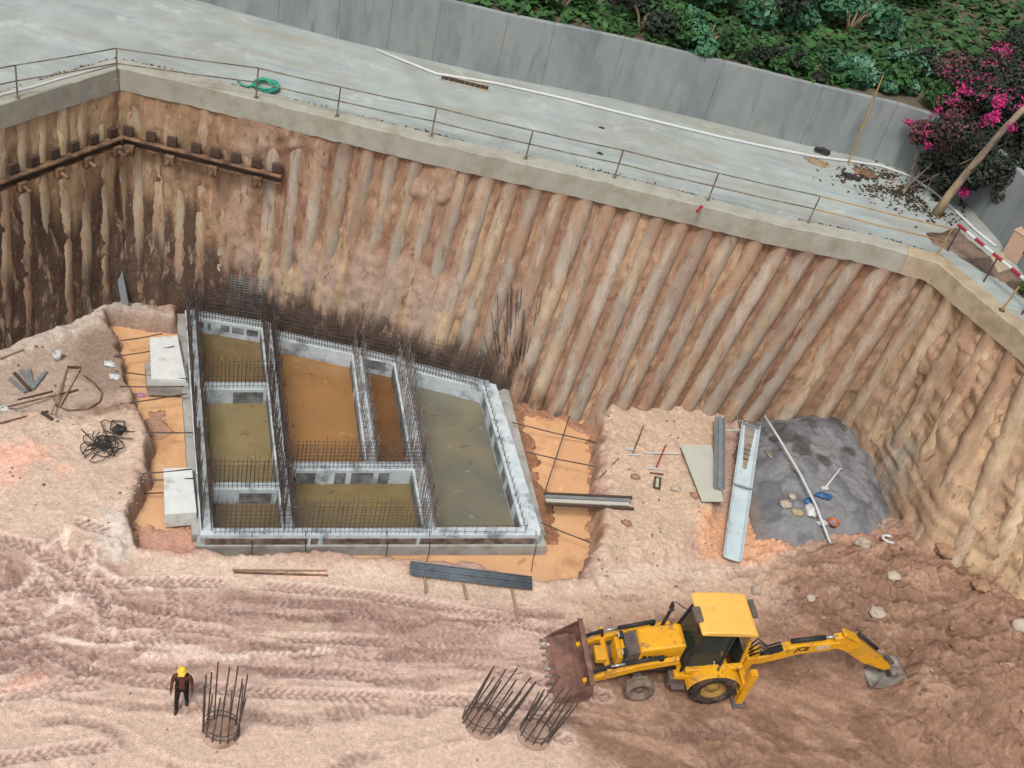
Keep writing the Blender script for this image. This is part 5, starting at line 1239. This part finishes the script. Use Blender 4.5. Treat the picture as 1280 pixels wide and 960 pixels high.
# bamboo poles leaning on the wall
A, B = G(1060, 204, ZR), G(1104, 94, ZR + 3.3); o = empty('bamboo_pole', tuple(A), 0, 'slim yellowish pole leaning against the grey wall', 'pole')
mb = MB(); mb.bar((0, 0, 0), B - A, .035, 7, .025); mb.build('pole', M['yellowrail'], o)
for t in (.25, .5, .75):
    mb = MB(); q = (B - A) * t; q2 = (B - A) * (t + .012); mb.bar(q, q2, .042, 7); mb.build('node_ring', M['bark'], o)
p = G(1276, 366, ZR + .1); o = empty('small_plant', tuple(p), 0, 'small bright green plant at the right edge beside the capping beam', 'plant')
mb = MB(); leaves(mb, (0.1, 0, .25), (.3, .3, .25), 220, .12, .2); mb.build('foliage', M['leaf_mid'], o); mb = MB(); mb.bar((.1, 0, -.1), (.1, 0, .3), .02, 5); mb.build('stem', M['bark'], o)

# ------------------------------------------------------------------ starter bars rising from pile heads near the camera
def starter(px, n, h, r, label, lean, spread):
    p = on(*px); o = empty('starter_bars', tuple(p), 0, label, 'starter bars', 'pile head starter bars')
    mb = MB(); mb.lathe([(.0, .05), (.4, .05), (.5, .02), (.56, -.5)], (0, 0, 0), 'z', 24); mb.build('pile_head', M['clayhead'], o, True)
    for i in range(n):
        t = 2 * math.pi * i / n; a = Vector((.36 * math.cos(t) * spread, .36 * math.sin(t), .0)); b = a + Vector((lean + random.uniform(-.12, .12), random.uniform(-.1, .1), h * random.uniform(.8, 1.06)))
        mb = MB(); mb.bar(a, b, r, 6); mb.build('bar', M['rebar'], o)
    for z in (.2, .4):
        mb = MB(); mb.tube([Vector((.37 * spread * math.cos(t), .37 * math.sin(t), z)) for t in np.linspace(0, 6.28, 22)], .014, 5); mb.build('hoop', M['rebar'], o)
starter((276, 915), 14, 2.6, .022, 'starter bar cluster of the pile head near the worker', .1, 1.3)
starter((603, 905), 16, 2.5, .022, 'starter bar cluster of the pile head at the bottom middle', .35, 1.6)
starter((668, 918), 12, 2.3, .022, 'starter bar cluster of the pile head nearest the loader bucket', .25, 1.2)

# ------------------------------------------------------------------ worker
def worker():
    h = on(227, 884)
    root = empty('person', tuple(h), math.radians(12), 'worker in a yellow helmet and dark clothes standing on the muddy haul road', 'person')
    P = {'pel': (0, 0, .93), 'sp': (0, 0, 1.12), 'ch': (0, .01, 1.33), 'nk': (0, .0, 1.5), 'hd0': (0, -.01, 1.57), 'hd': (0, -.015, 1.66), 'hd2': (0, -.01, 1.73)}
    V, E, R = [], [], []
    def add(p, r, par=None):
        V.append(Vector(p)); R.append(r); i = len(V) - 1
        if par is not None: E.append((par, i))
        return i
    pel = add((0, 0, .93), (.15, .11)); sp = add((0, 0, 1.12), (.14, .1), pel); ch = add((0, .01, 1.34), (.17, .12), sp); nk = add((0, 0, 1.48), (.065, .065), ch)
    h0 = add((0, -.02, 1.56), (.075, .08), nk); h1 = add((0, -.02, 1.65), (.085, .1), h0); add((0, -.01, 1.73), (.06, .07), h1)
    for s in (-1, 1):
        hp = add((s * .1, 0, .86), (.09, .09), pel); fw_ = -.16 if s < 0 else .14; kn = add((s * .11, fw_ * .6 - .04, .48), (.065, .065), hp); an = add((s * .11, fw_, .1), (.045, .05), kn); add((s * .12, fw_ - .15, .05), (.045, .04), an)
        sh = add((s * .2, .01, 1.4), (.07, .07), ch); el = add((s * .25, .07 if s < 0 else .0, 1.13), (.05, .05), sh); wr = add((s * .265, -.07, .9), (.032, .036), el); pa = add((s * .265, -.1, .81), (.025, .045), wr)
        for f in range(4):
            a = add((s * .262, -.135 + f * .02, .755 - (.01 if f in (0, 3) else 0)), (.0105, .0105), pa); add((s * .252, -.135 + f * .02, .715 - (.008 if f in (1, 2) else 0)), (.009, .009), a)
        t = add((s * .25, -.15, .81), (.012, .012), pa); add((s * .245, -.16, .775), (.01, .01), t)
    me = bpy.data.meshes.new('body'); me.from_pydata([tuple(v) for v in V], E, []); ob = bpy.data.objects.new('body', me); COL.objects.link(ob)
    sk = ob.modifiers.new('skin', 'SKIN'); ob.modifiers.new('sub', 'SUBSURF').levels = 2; ob.modifiers['sub'].render_levels = 2
    for i, d in enumerate(me.skin_vertices[0].data): d.radius = R[i]; d.use_root = i == 0
    dg = bpy.context.evaluated_depsgraph_get(); me2 = bpy.data.meshes.new_from_object(ob.evaluated_get(dg)); bpy.data.objects.remove(ob)
    for q in ('skin', 'cloth_dark', 'machblack', 'cloth_red'): me2.materials.append(M[q])
    for p in me2.polygons:
        c = p.center; p.use_smooth = True
        p.material_index = 2 if c.z < .13 else 1 if c.z < .95 else 0 if (c.z > 1.49 or (abs(c.x) > .2 and c.z < .93)) else 3
        if abs(c.x) > .2 and c.z < .93: p.material_index = 0
    me2.name = 'body'; b = bpy.data.objects.new('body', me2); COL.objects.link(b); b.parent = root
    # open dark vest
    mb = MB(); k = 20
    for z0, z1, r0, r1 in ((.9, 1.15, (.185, .145), (.175, .135)), (1.15, 1.42, (.175, .135), (.2, .15))):
        ring = []
        for z, r in ((z0, r0), (z1, r1)):
            ring.append([(r[0] * math.sin(t), -r[1] * math.cos(t) + .005, z) for t in np.linspace(.5, 2 * math.pi - .5, k)])
        vs = ring[0] + ring[1]; mb.add(vs, [(i, i + 1, k + i + 1, k + i) for i in range(k - 1)])
    v = mb.build('vest', M['cloth_dark'], root, True); sm = v.modifiers.new('solid', 'SOLIDIFY'); sm.thickness = .015
    mb = MB(); mb.lathe([(.0, .12), (.045, .115), (.08, .092), (.1, .05), (.108, .0), (.13, -.005), (.132, -.012), (.1, -.012)], (0, -.015, 1.7), 'z', 24); hm = mb.build('helmet', M['helmet'], root, True)
    mb = MB(); mb.box((0, -.15, 1.692), (.16, .09, .012), bev=.004); mb.build('helmet_peak', M['helmet'], hm)
    mb = MB(); mb.lathe([(.09, -.06), (.1, -.02), (.1, .0)], (0, 0, 1.68), 'z', 18); mb.build('hair', M['hair'], root, True)
    mb = MB(); mb.bar((0, -.1, 1.64), (0, -.135, 1.61), .012, 6, .018); nose = mb.build('nose', M['skin'], root)
    for s in (-1, 1):
        mb = MB(); mb.box((s * .035, -.112, 1.65), (.022, .01, .01), bev=.002); mb.build('eye', M['hair'], root)
        mb = MB(); mb.box((s * .088, -.01, 1.63), (.018, .03, .05), bev=.006); mb.build('ear', M['skin'], root)
    mb = MB(); mb.box((0, -.1, 1.585), (.045, .012, .01), bev=.002); mb.build('mouth', M['cloth_red'], root)
worker()

# ------------------------------------------------------------------ backhoe loader
def backhoe():
    root = empty('backhoe_loader', (7.68, 21.52, .02), math.atan2(-.285, -.958), 'yellow backhoe loader with its bucket on the mud and rear digging arm stretched out', 'backhoe loader')
    Y, Bk, Gr = M['yellow'], M['machblack'], M['machgrey']
    def B(name, m, fn, par=root, smooth=False, bevel=0):
        mb = MB(); fn(mb); o = mb.build(name, m, par, smooth)
        if bevel: q = o.modifiers.new('bevel', 'BEVEL'); q.width = bevel; q.segments = 2
        return o
    # chassis and body
    B('chassis', Gr, lambda mb: (mb.box((1.1, 0, .72), (3.3, .62, .42), bev=.03), mb.box((2.17, 0, .5), (.26, 1.3, .2), bev=.03), mb.box((0, 0, .7), (.36, 1.4, .32), bev=.04), mb.box((.95, .62, .62), (.7, .3, .36), bev=.03), mb.box((.95, -.62, .62), (.7, .3, .36), bev=.03)))
    # engine hood sloping forward
    prof = [(1.02, 1.0), (1.02, 1.86), (1.15, 1.88), (2.22, 1.6), (2.3, 1.54), (2.32, 1.0)]
    hood = B('hood', Y, lambda mb: mb.extrude(prof, -.4, .4), bevel=.05)
    B('side_grille', M['machblack'], lambda mb: [mb.box((1.35 + .16 * i, sy * .402, 1.22), (.1, .012, .26)) for i in range(6) for sy in (-1, 1)], hood)
    B('front_grille', Gr, lambda mb: (mb.extrude([(2.3, 1.0), (2.3, 1.46), (2.4, 1.46), (2.64, 1.3), (2.68, 1.0)], -.38, .38), [mb.box((2.53, -.3 + .1 * i, 1.395), (.26, .025, .02), rot=Matrix.Rotation(.588, 3, 'Y')) for i in range(7)]), hood)
    B('exhaust_pipe', Bk, lambda mb: mb.tube([(1.55, -.46, 1.2), (1.5, -.48, 1.9), (1.48, -.48, 2.3), (1.4, -.48, 2.42)], .05, 10), root, True)
    B('nose_guard', Y, lambda mb: (mb.box((2.82, 0, .95), (.16, .72, .5), bev=.03), mb.box((2.72, 0, 1.24), (.1, .66, .06), bev=.02)))
    for s in (-1, 1):
        hl = B('headlight', Bk, lambda mb: mb.box((2.74, s * .3, 1.36), (.12, .2, .16), bev=.02)); B('lens', M['whitepipe'], lambda mb: mb.box((2.81, s * .3, 1.36), (.02, .15, .11), bev=.005), hl)
    # cab
    B('cab_floor', Y, lambda mb: (mb.box((.3, 0, .98), (1.62, 1.3, .1), bev=.03), mb.box((.95, .66, .8), (.5, .22, .3), bev=.03), mb.box((.95, -.66, .8), (.5, .22, .3), bev=.03)))
    for s in (-1, 1):
        B('step', Gr, lambda mb: mb.box((.98, s * .82, .48), (.42, .2, .05), bev=.01))
        fprof = []
        for t in np.linspace(0, math.pi, 14): fprof.append((.84 * math.cos(t), .72 + .8 * math.sin(t) * .86))
        fprof += [(.8 * math.cos(t), .72 + .74 * math.sin(t) * .86) for t in np.linspace(math.pi, 0, 14)]
        B('fender', Y, lambda mb: mb.extrude(fprof, s * .66, s * 1.1) if s > 0 else mb.extrude(fprof, -1.1, -.66), bevel=.015)
        B('sill_bar', Y, lambda mb: (mb.rail((.95, s * .72, 1.16), (-.72, s * .72, 1.42), .16, .14)), bevel=.02)
    corners = {'a': ((1.02, .66, 1.02), (.72, .6, 2.78)), 'p': ((-.05, .7, 1.02), (-.1, .62, 2.78)), 'c': ((-.72, .66, 1.3), (-.62, .6, 2.78))}
    for s in (-1, 1):
        for k, (a, b) in corners.items():
            B('cab_pillar', Bk if k != 'c' else Y, lambda mb: mb.rail((a[0], a[1] * s, a[2]), (b[0], b[1] * s, b[2]), .08, .08, (1, 0, 0)), bevel=.01)
    def pane(name, q, m=M['glass']):
        o = link_mesh(name, q, [(0, 1, 2, 3)], m, root); so = o.modifiers.new('solid', 'SOLIDIFY'); so.thickness = .012; return o
    pane('windscreen', [(1.0, -.6, 1.1), (1.0, .6, 1.1), (.74, .54, 2.74), (.74, -.54, 2.74)])
    for s in (-1, 1):
        pane('door_glass', [(.96, s * .665, 1.08), (-.02, s * .7, 1.08), (-.07, s * .615, 2.74), (.72, s * .6, 2.74)])
    pane('rear_glass', [(-.71, .6, 1.9), (-.71, -.6, 1.9), (-.64, -.54, 2.74), (-.64, .54, 2.74)])
    for s in (-1, 1):
        B('door_handle', M['whitepipe'], lambda mb: mb.rail((.1, s * .72, 1.3), (.18, s * .705, 1.6), .03, .03), bevel=.005)
    B('cab_panel', M['interior'], lambda mb: (mb.box((.3, 0, 1.06), (1.3, 1.1, .08), bev=.01), mb.box((.85, 0, 1.35), (.26, .6, .6), bev=.04), mb.box((-.68, 0, 1.45), (.06, 1.2, .8), bev=.02)))
    seat = B('seat', Bk, lambda mb: (mb.box((.05, 0, 1.38), (.5, .5, .16), bev=.05), mb.box((.05, 0, 1.2), (.3, .3, .24))))
    B('seat_back', Bk, lambda mb: mb.box((-.22, 0, 1.75), (.14, .48, .66), rot=Matrix.Rotation(-.12, 3, 'Y'), bev=.05), seat)
    B('steering_wheel', Bk, lambda mb: (mb.tube([Vector((.62 + .06 * math.cos(t), .19 * math.sin(t), 1.78 + .18 * math.cos(t))) for t in np.linspace(0, 6.28, 22)], .018, 6), mb.bar((.8, 0, 1.5), (.62, 0, 1.78), .03, 6)))
    roof = B('roof', M['roofyellow'], lambda mb: mb.extrude([(-.72, 2.78), (-.76, 2.86), (-.66, 2.95), (.1, 2.99), (.8, 2.95), (.98, 2.87), (.94, 2.78)], -.72, .72), bevel=.05)
    B('roof_rim', Y, lambda mb: mb.box((.1, 0, 2.77), (1.6, 1.36, .06), bev=.02), roof)
    for sy in (-.28, .28): pass
    B('work_light', Gr, lambda mb: mb.box((.97, .08, 2.93), (.24, .5, .12), bev=.03), roof)
    B('rear_light', Gr, lambda mb: mb.box((-.8, -.2, 2.92), (.16, .6, .12), bev=.03), roof)
    B('roof_rib', M['roofyellow'], lambda mb: [mb.box((.1, y, 2.975), (1.2, .05, .03), bev=.01) for y in (-.4, 0, .4)], roof)
    for s in (-1, 1):
        mr = B('mirror_arm', Bk, lambda mb: mb.tube([(.84, s * .62, 2.2), (1.2, s * .86, 2.25), (1.22, s * .9, 2.1)], .018, 6)); B('mirror', Bk, lambda mb: mb.box((1.22, s * .9, 1.98), (.05, .2, .3), bev=.02), mr)
    # wheels
    def wheel(name, c, R, w, tyre, rim, lugs):
        s = 1 if c[1] > 0 else -1
        t = B(name, tyre, lambda mb: mb.lathe([(R * .56, -w * .42), (R * .78, -w * .5), (R * .94, -w * .46), (R * .97, -w * .3), (R * .97, w * .3), (R * .94, w * .46), (R * .78, w * .5), (R * .56, w * .42), (R * .56, -w * .42)], c, 'y', 36), root, True)
        def lug(mb):
            for i in range(lugs):
                a = 2 * math.pi * i / lugs
                for sd in (-1, 1):
                    a2 = a + (math.pi / lugs if sd > 0 else 0); M3 = Matrix.Rotation(-a2, 3, 'Y') @ Matrix.Rotation(sd * .6, 3, 'X'); cc = Matrix.Rotation(-a2, 3, 'Y') @ Vector((R * .975, sd * w * .22, 0)) + Vector(c)
                    mb.box(cc, (R * .07, w * .5, R * .1), rot=M3)
        B('tread', tyre, lug, t)
        B('rim', rim, lambda mb: mb.lathe([(R * .57, s * w * .42), (R * .54, s * w * .3), (R * .5, s * w * .15), (R * .28, s * w * .1), (R * .22, s * w * .22), (R * .1, s * w * .26), (.001, s * w * .26)], c, 'y', 32), t, True)
        B('wheel_nut', Gr, lambda mb: [mb.bar((c[0] + R * .3 * math.cos(a), c[1] + s * w * .08, c[2] + R * .3 * math.sin(a)), (c[0] + R * .3 * math.cos(a), c[1] + s * w * .2, c[2] + R * .3 * math.sin(a)), .022, 6) for a in np.linspace(0, 5.5, 8)], t)
    for s in (-1, 1):
        wheel('rear_wheel', (0, s * .9, .7), .7, .44, M['tyre'], M['orangehub'], 16); wheel('front_wheel', (2.17, s * .88, .44), .45, .32, M['dustytyre'], M['dustytyre'], 14)
        B('front_mudguard', Y, lambda mb: mb.box((2.17, s * .62, .98), (.5, .1, .05), bev=.01)) if s < 0 else None
    # loader arms, rams and bucket
    for s in (-1, 1):
        y = s * .62
        arm = B('loader_arm', Y, lambda mb: (mb.rail((1.2, y, 1.5), (2.35, y, 1.12), .13, .26), mb.rail((2.3, y, 1.14), (3.3, y, .62), .13, .24), mb.rail((3.26, y, .66), (3.78, y, .34), .13, .18)), bevel=.02)
        B('lift_ram', Bk, lambda mb: (mb.bar((1.35, y * 1.0 - s * .12, .95), (2.1, y - s * .12, 1.0), .065, 10),), arm, True)
        B('ram_rod', M['chrome'], lambda mb: mb.bar((2.1, y - s * .12, 1.0), (2.6, y - s * .12, 1.03), .035, 10), arm, True)
        B('tilt_ram', Bk, lambda mb: (mb.bar((1.75, y, 1.62), (2.75, y, 1.26), .06, 10), mb.box((1.75, y, 1.56), (.14, .1, .2), bev=.02)), arm, True)
        B('tilt_rod', M['chrome'], lambda mb: mb.bar((2.75, y, 1.26), (3.2, y, 1.1), .034, 10), arm, True)
        B('tilt_link', Bk, lambda mb: (mb.rail((3.2, y, 1.14), (3.08, y, .72), .08, .08), mb.rail((3.18, y, 1.1), (3.72, y, .78), .07, .09)), arm)
        B('bell_crank', Y, lambda mb: (mb.box((3.2, y + s * .1, .9), (.14, .07, .4), bev=.02)), arm)
    B('cross_tube', Y, lambda mb: (mb.bar((3.1, -.66, .72), (3.1, .66, .72), .09, 12), mb.box((3.3, 0, .82), (.34, .5, .2), bev=.03)), root)
    def bucket(mb):
        prof = [(3.78, .9), (3.7, .6), (3.74, .28), (3.92, .1), (4.62, .03), (4.64, .0), (3.88, .04), (3.66, .24), (3.62, .62), (3.72, .94)]
        mb.extrude(prof, -1.12, 1.12)
        for s in (-1, 1):
            mb.extrude([(3.74, .92), (3.66, .6), (3.7, .26), (3.9, .06), (4.6, .02), (4.42, .26)], s * 1.1, s * 1.135)
    bk = B('loader_bucket', M['bucketsteel'], bucket)
    B('top_edge', M['bucketsteel'], lambda mb: mb.box((3.74, 0, .95), (.16, 2.28, .05), bev=.01), bk)
    B('bucket_tooth', M['bucketgrey'], lambda mb: [mb.box((4.7, -1.0 + .25 * i, .03), (.2, .08, .05), bev=.01) for i in range(9)], bk)
    B('soil_load', M['bucketsteel'], lambda mb: mb.extrude([(3.8, .3), (3.95, .16), (4.5, .1), (4.3, .26), (4.0, .36)], -1.05, 1.05), bk)
    # rear frame, stabilisers, kingpost
    B('rear_frame', Y, lambda mb: (mb.box((-.92, 0, .85), (.2, 2.1, .34), bev=.03), mb.box((-.92, 0, .5), (.16, 2.0, .12), bev=.02)))
    for s in (-1, 1):
        st = B('stabiliser', Y, lambda mb: (mb.box((-1.0, s * 1.02, .8), (.22, .2, 1.5), bev=.02), mb.box((-1.0, s * 1.02, 1.45), (.16, .16, .3), bev=.02)))
        B('foot_pad', Gr, lambda mb: mb.box((-1.0, s * 1.04, .06), (.42, .4, .07), bev=.02), st)
    ky = .2
    B('kingpost', Y, lambda mb: (mb.box((-1.18, ky, .85), (.26, .34, .9), bev=.04), mb.box((-1.3, ky, 1.35), (.2, .3, .4), bev=.04)))
    B('hydraulic_hose', Bk, lambda mb: [mb.tube([(-1.1, ky + dy, 1.4), (-1.35, ky + dy * 1.6, 1.75), (-1.7, ky + dy, 1.5), (-2.05, ky + dy, 1.72)], .028, 6) for dy in (-.14, -.05, .05, .14)], root, True)
    # boom from the kingpost to the elbow
    def boomfn(mb):
        prof = [(-1.3, .92), (-1.25, 1.18), (-1.75, 1.42), (-2.15, 1.76), (-2.5, 1.92), (-3.35, 2.06), (-3.62, 2.12), (-3.6, 1.84), (-3.3, 1.7), (-2.5, 1.5), (-2.2, 1.3), (-1.6, 1.0)]
        mb.extrude(prof, ky - .13, ky + .13)
    boom = B('boom', Y, boomfn, bevel=.02)
    B('boom_ram', Bk, lambda mb: mb.bar((-1.450, ky, 1.260), (-2.050, ky, 1.660), .07, 10), boom, True)
    B('dipper_ram', Bk, lambda mb: (mb.bar((-2.200, ky, 1.960), (-3.150, ky, 2.190), .075, 12),), boom, True)
    B('dipper_rod', M['chrome'], lambda mb: mb.bar((-3.150, ky, 2.190), (-3.500, ky, 2.260), .045, 10), boom, True)
    # stick
    def stickfn(mb):
        prof = [(-3.4, 2.26), (-3.75, 2.38), (-4.1, 2.26), (-5.6, 1.02), (-5.72, .82), (-5.55, .74), (-4.7, 1.1), (-3.9, 1.68), (-3.45, 1.85)]
        mb.extrude(prof, ky - .1, ky + .1)
        mb.box((-3.850, ky, 2.340), (.6, .3, .07), rot=Matrix.Rotation(-.5, 3, 'Y'), bev=.02)
    stick_ = B('dipper_arm', Y, stickfn, bevel=.02)
    B('crowd_ram', Bk, lambda mb: (mb.bar((-4.100, ky, 2.400), (-4.950, ky, 1.700), .06, 10),), stick_, True)
    B('crowd_rod', M['chrome'], lambda mb: mb.bar((-4.950, ky, 1.700), (-5.400, ky, 1.310), .035, 10), stick_, True)
    B('bucket_link', Gr, lambda mb: (mb.rail((-5.400, ky, 1.340), (-5.750, ky, 0.980), .08, .12), mb.rail((-5.400, ky, 1.310), (-5.350, ky, 0.960), .08, .1)), stick_)
    def dig(mb):
        prof = [(-5.690, 0.850), (-5.990, 0.930), (-6.190, 0.730), (-6.1, .6), (-5.95, .3), (-5.65, .14), (-5.3, .1), (-5.3, .15), (-5.62, .2), (-5.88, .36), (-6.02, .62), (-5.98, .92), (-5.960, 0.830), (-5.690, 0.750)]
        mb.extrude(prof, ky - .32, ky + .32)
        for s in (-1, 1): mb.extrude([(-5.960, 0.850), (-6.02, .95), (-6.06, .6), (-5.92, .32), (-5.64, .16), (-5.34, .12), (-5.5, .62)], ky + s * .31, ky + s * .335)
    db = B('digging_bucket', M['bucketgrey'], dig)
    B('bucket_tooth', M['bucketgrey'], lambda mb: [mb.box((-5.38, ky - .27 + .135 * i, .05), (.16, .06, .06), bev=.01) for i in range(5)], db)
    # lettering on both boom cheeks
    for s in (1, -1):
        for txt, x0, sz, m_, dx in (('JCB', -2.42, .26, M['machblack'], 0), ('3DX', -2.98, .22, M['whitepipe'], 0)):
            cu = bpy.data.curves.new('lettering', 'FONT'); cu.body = txt; cu.size = sz; cu.extrude = .004; cu.align_x = 'LEFT'; cu.align_y = 'CENTER'; cu.shear = .2; cu.offset = .006
            t = bpy.data.objects.new('lettering', cu); COL.objects.link(t)
            dg = bpy.context.evaluated_depsgraph_get(); me = bpy.data.meshes.new_from_object(t.evaluated_get(dg)); bpy.data.objects.remove(t); me.materials.clear(); me.materials.append(m_)
            o = bpy.data.objects.new('lettering', me); COL.objects.link(o); o.parent = boom
            slope = .17
            if s > 0: # seen from +y side: text runs towards -x
                R3 = Matrix(((-math.cos(slope), -math.sin(slope) * 0 - math.sin(slope), 0), (0, 0, 1), (math.sin(slope), math.cos(slope), 0))).to_4x4()
                R3 = Matrix(((-math.cos(slope), math.sin(slope), 0, x0 + .05), (0, 0, 1, ky + .136), (math.sin(slope), math.cos(slope), 0, 1.73 + (-x0 - 2.42) * .17), (0, 0, 0, 1)))
            else:
                R3 = Matrix(((math.cos(slope), math.sin(slope), 0, x0 - .5), (0, 0, -1, ky - .136), (-math.sin(slope), math.cos(slope), 0, 1.79 + (-x0 - 2.42) * .17), (0, 0, 0, 1)))
            o.matrix_local = R3
    # reach of the digging arm
    def reach(o, seen=set()):
        if o.name.startswith('lettering'): o.matrix_local.translation.x = -1.3 + (o.matrix_local.translation.x + 1.3) * 1.06; return
        if o.data.name not in seen:
            seen.add(o.data.name)
            for v in o.data.vertices:
                if v.co.x < -1.3: v.co.x = -1.3 + (v.co.x + 1.3) * 1.06
        for c in o.children: reach(c)
    for o in (boom, stick_, db): reach(o)
backhoe()

# ------------------------------------------------------------------ sky, sun, camera
w = bpy.data.worlds.new('World'); scene.world = w; w.use_nodes = True
nt = w.node_tree; bg = nt.nodes['Background']; sky = nt.nodes.new('ShaderNodeTexSky'); sky.sky_type = 'NISHITA'; sky.sun_disc = False
SE, SR = 60, 195          # sun height and compass bearing (clockwise from +y)
sky.sun_elevation = math.radians(SE); sky.sun_rotation = math.radians(SR); sky.dust_density = 4; sky.air_density = 1.0; sky.ozone_density = 1.0
hs = nt.nodes.new('ShaderNodeHueSaturation'); hs.inputs['Saturation'].default_value = .3
nt.links.new(sky.outputs[0], hs.inputs['Color']); nt.links.new(hs.outputs[0], bg.inputs['Color']); bg.inputs['Strength'].default_value = .12
sd = bpy.data.lights.new('sun', 'SUN'); sd.energy = 1.5; sd.angle = math.radians(11); sd.color = (1, .96, .9)
so = bpy.data.objects.new('sun', sd); COL.objects.link(so)
az = math.radians(SR); el = math.radians(SE)
dirv = Vector((math.sin(az) * math.cos(el), math.cos(az) * math.cos(el), math.sin(el)))
so.rotation_euler = dirv.to_track_quat('Z', 'Y').to_euler(); so.location = dirv * 60

cd = bpy.data.cameras.new('camera'); cam = bpy.data.objects.new('camera', cd); COL.objects.link(cam)
cd.sensor_fit = 'HORIZONTAL'; cd.sensor_width = 36; cd.lens = FPX / 1280 * 36; cd.clip_end = 2000; cd.clip_start = .5
# lens axes in the world: columns right, up, backward
rt = Vector((_X.x, _Y.x, _Z.x)); dn = Vector((_X.y, _Y.y, _Z.y)); fw = Vector((_X.z, _Y.z, _Z.z))
Mx = Matrix((rt, -dn, -fw)).transposed().to_4x4(); Mx.translation = Vector((0, 0, HC)); cam.matrix_world = Mx
scene.camera = cam
vs = scene.view_settings; vs.view_transform = 'Standard'; vs.look = 'None'; vs.gamma = 1; vs.exposure = .54; vs.use_curve_mapping = False
scene.render.engine = 'CYCLES'; scene.cycles.use_denoising = True; scene.cycles.max_bounces = 5
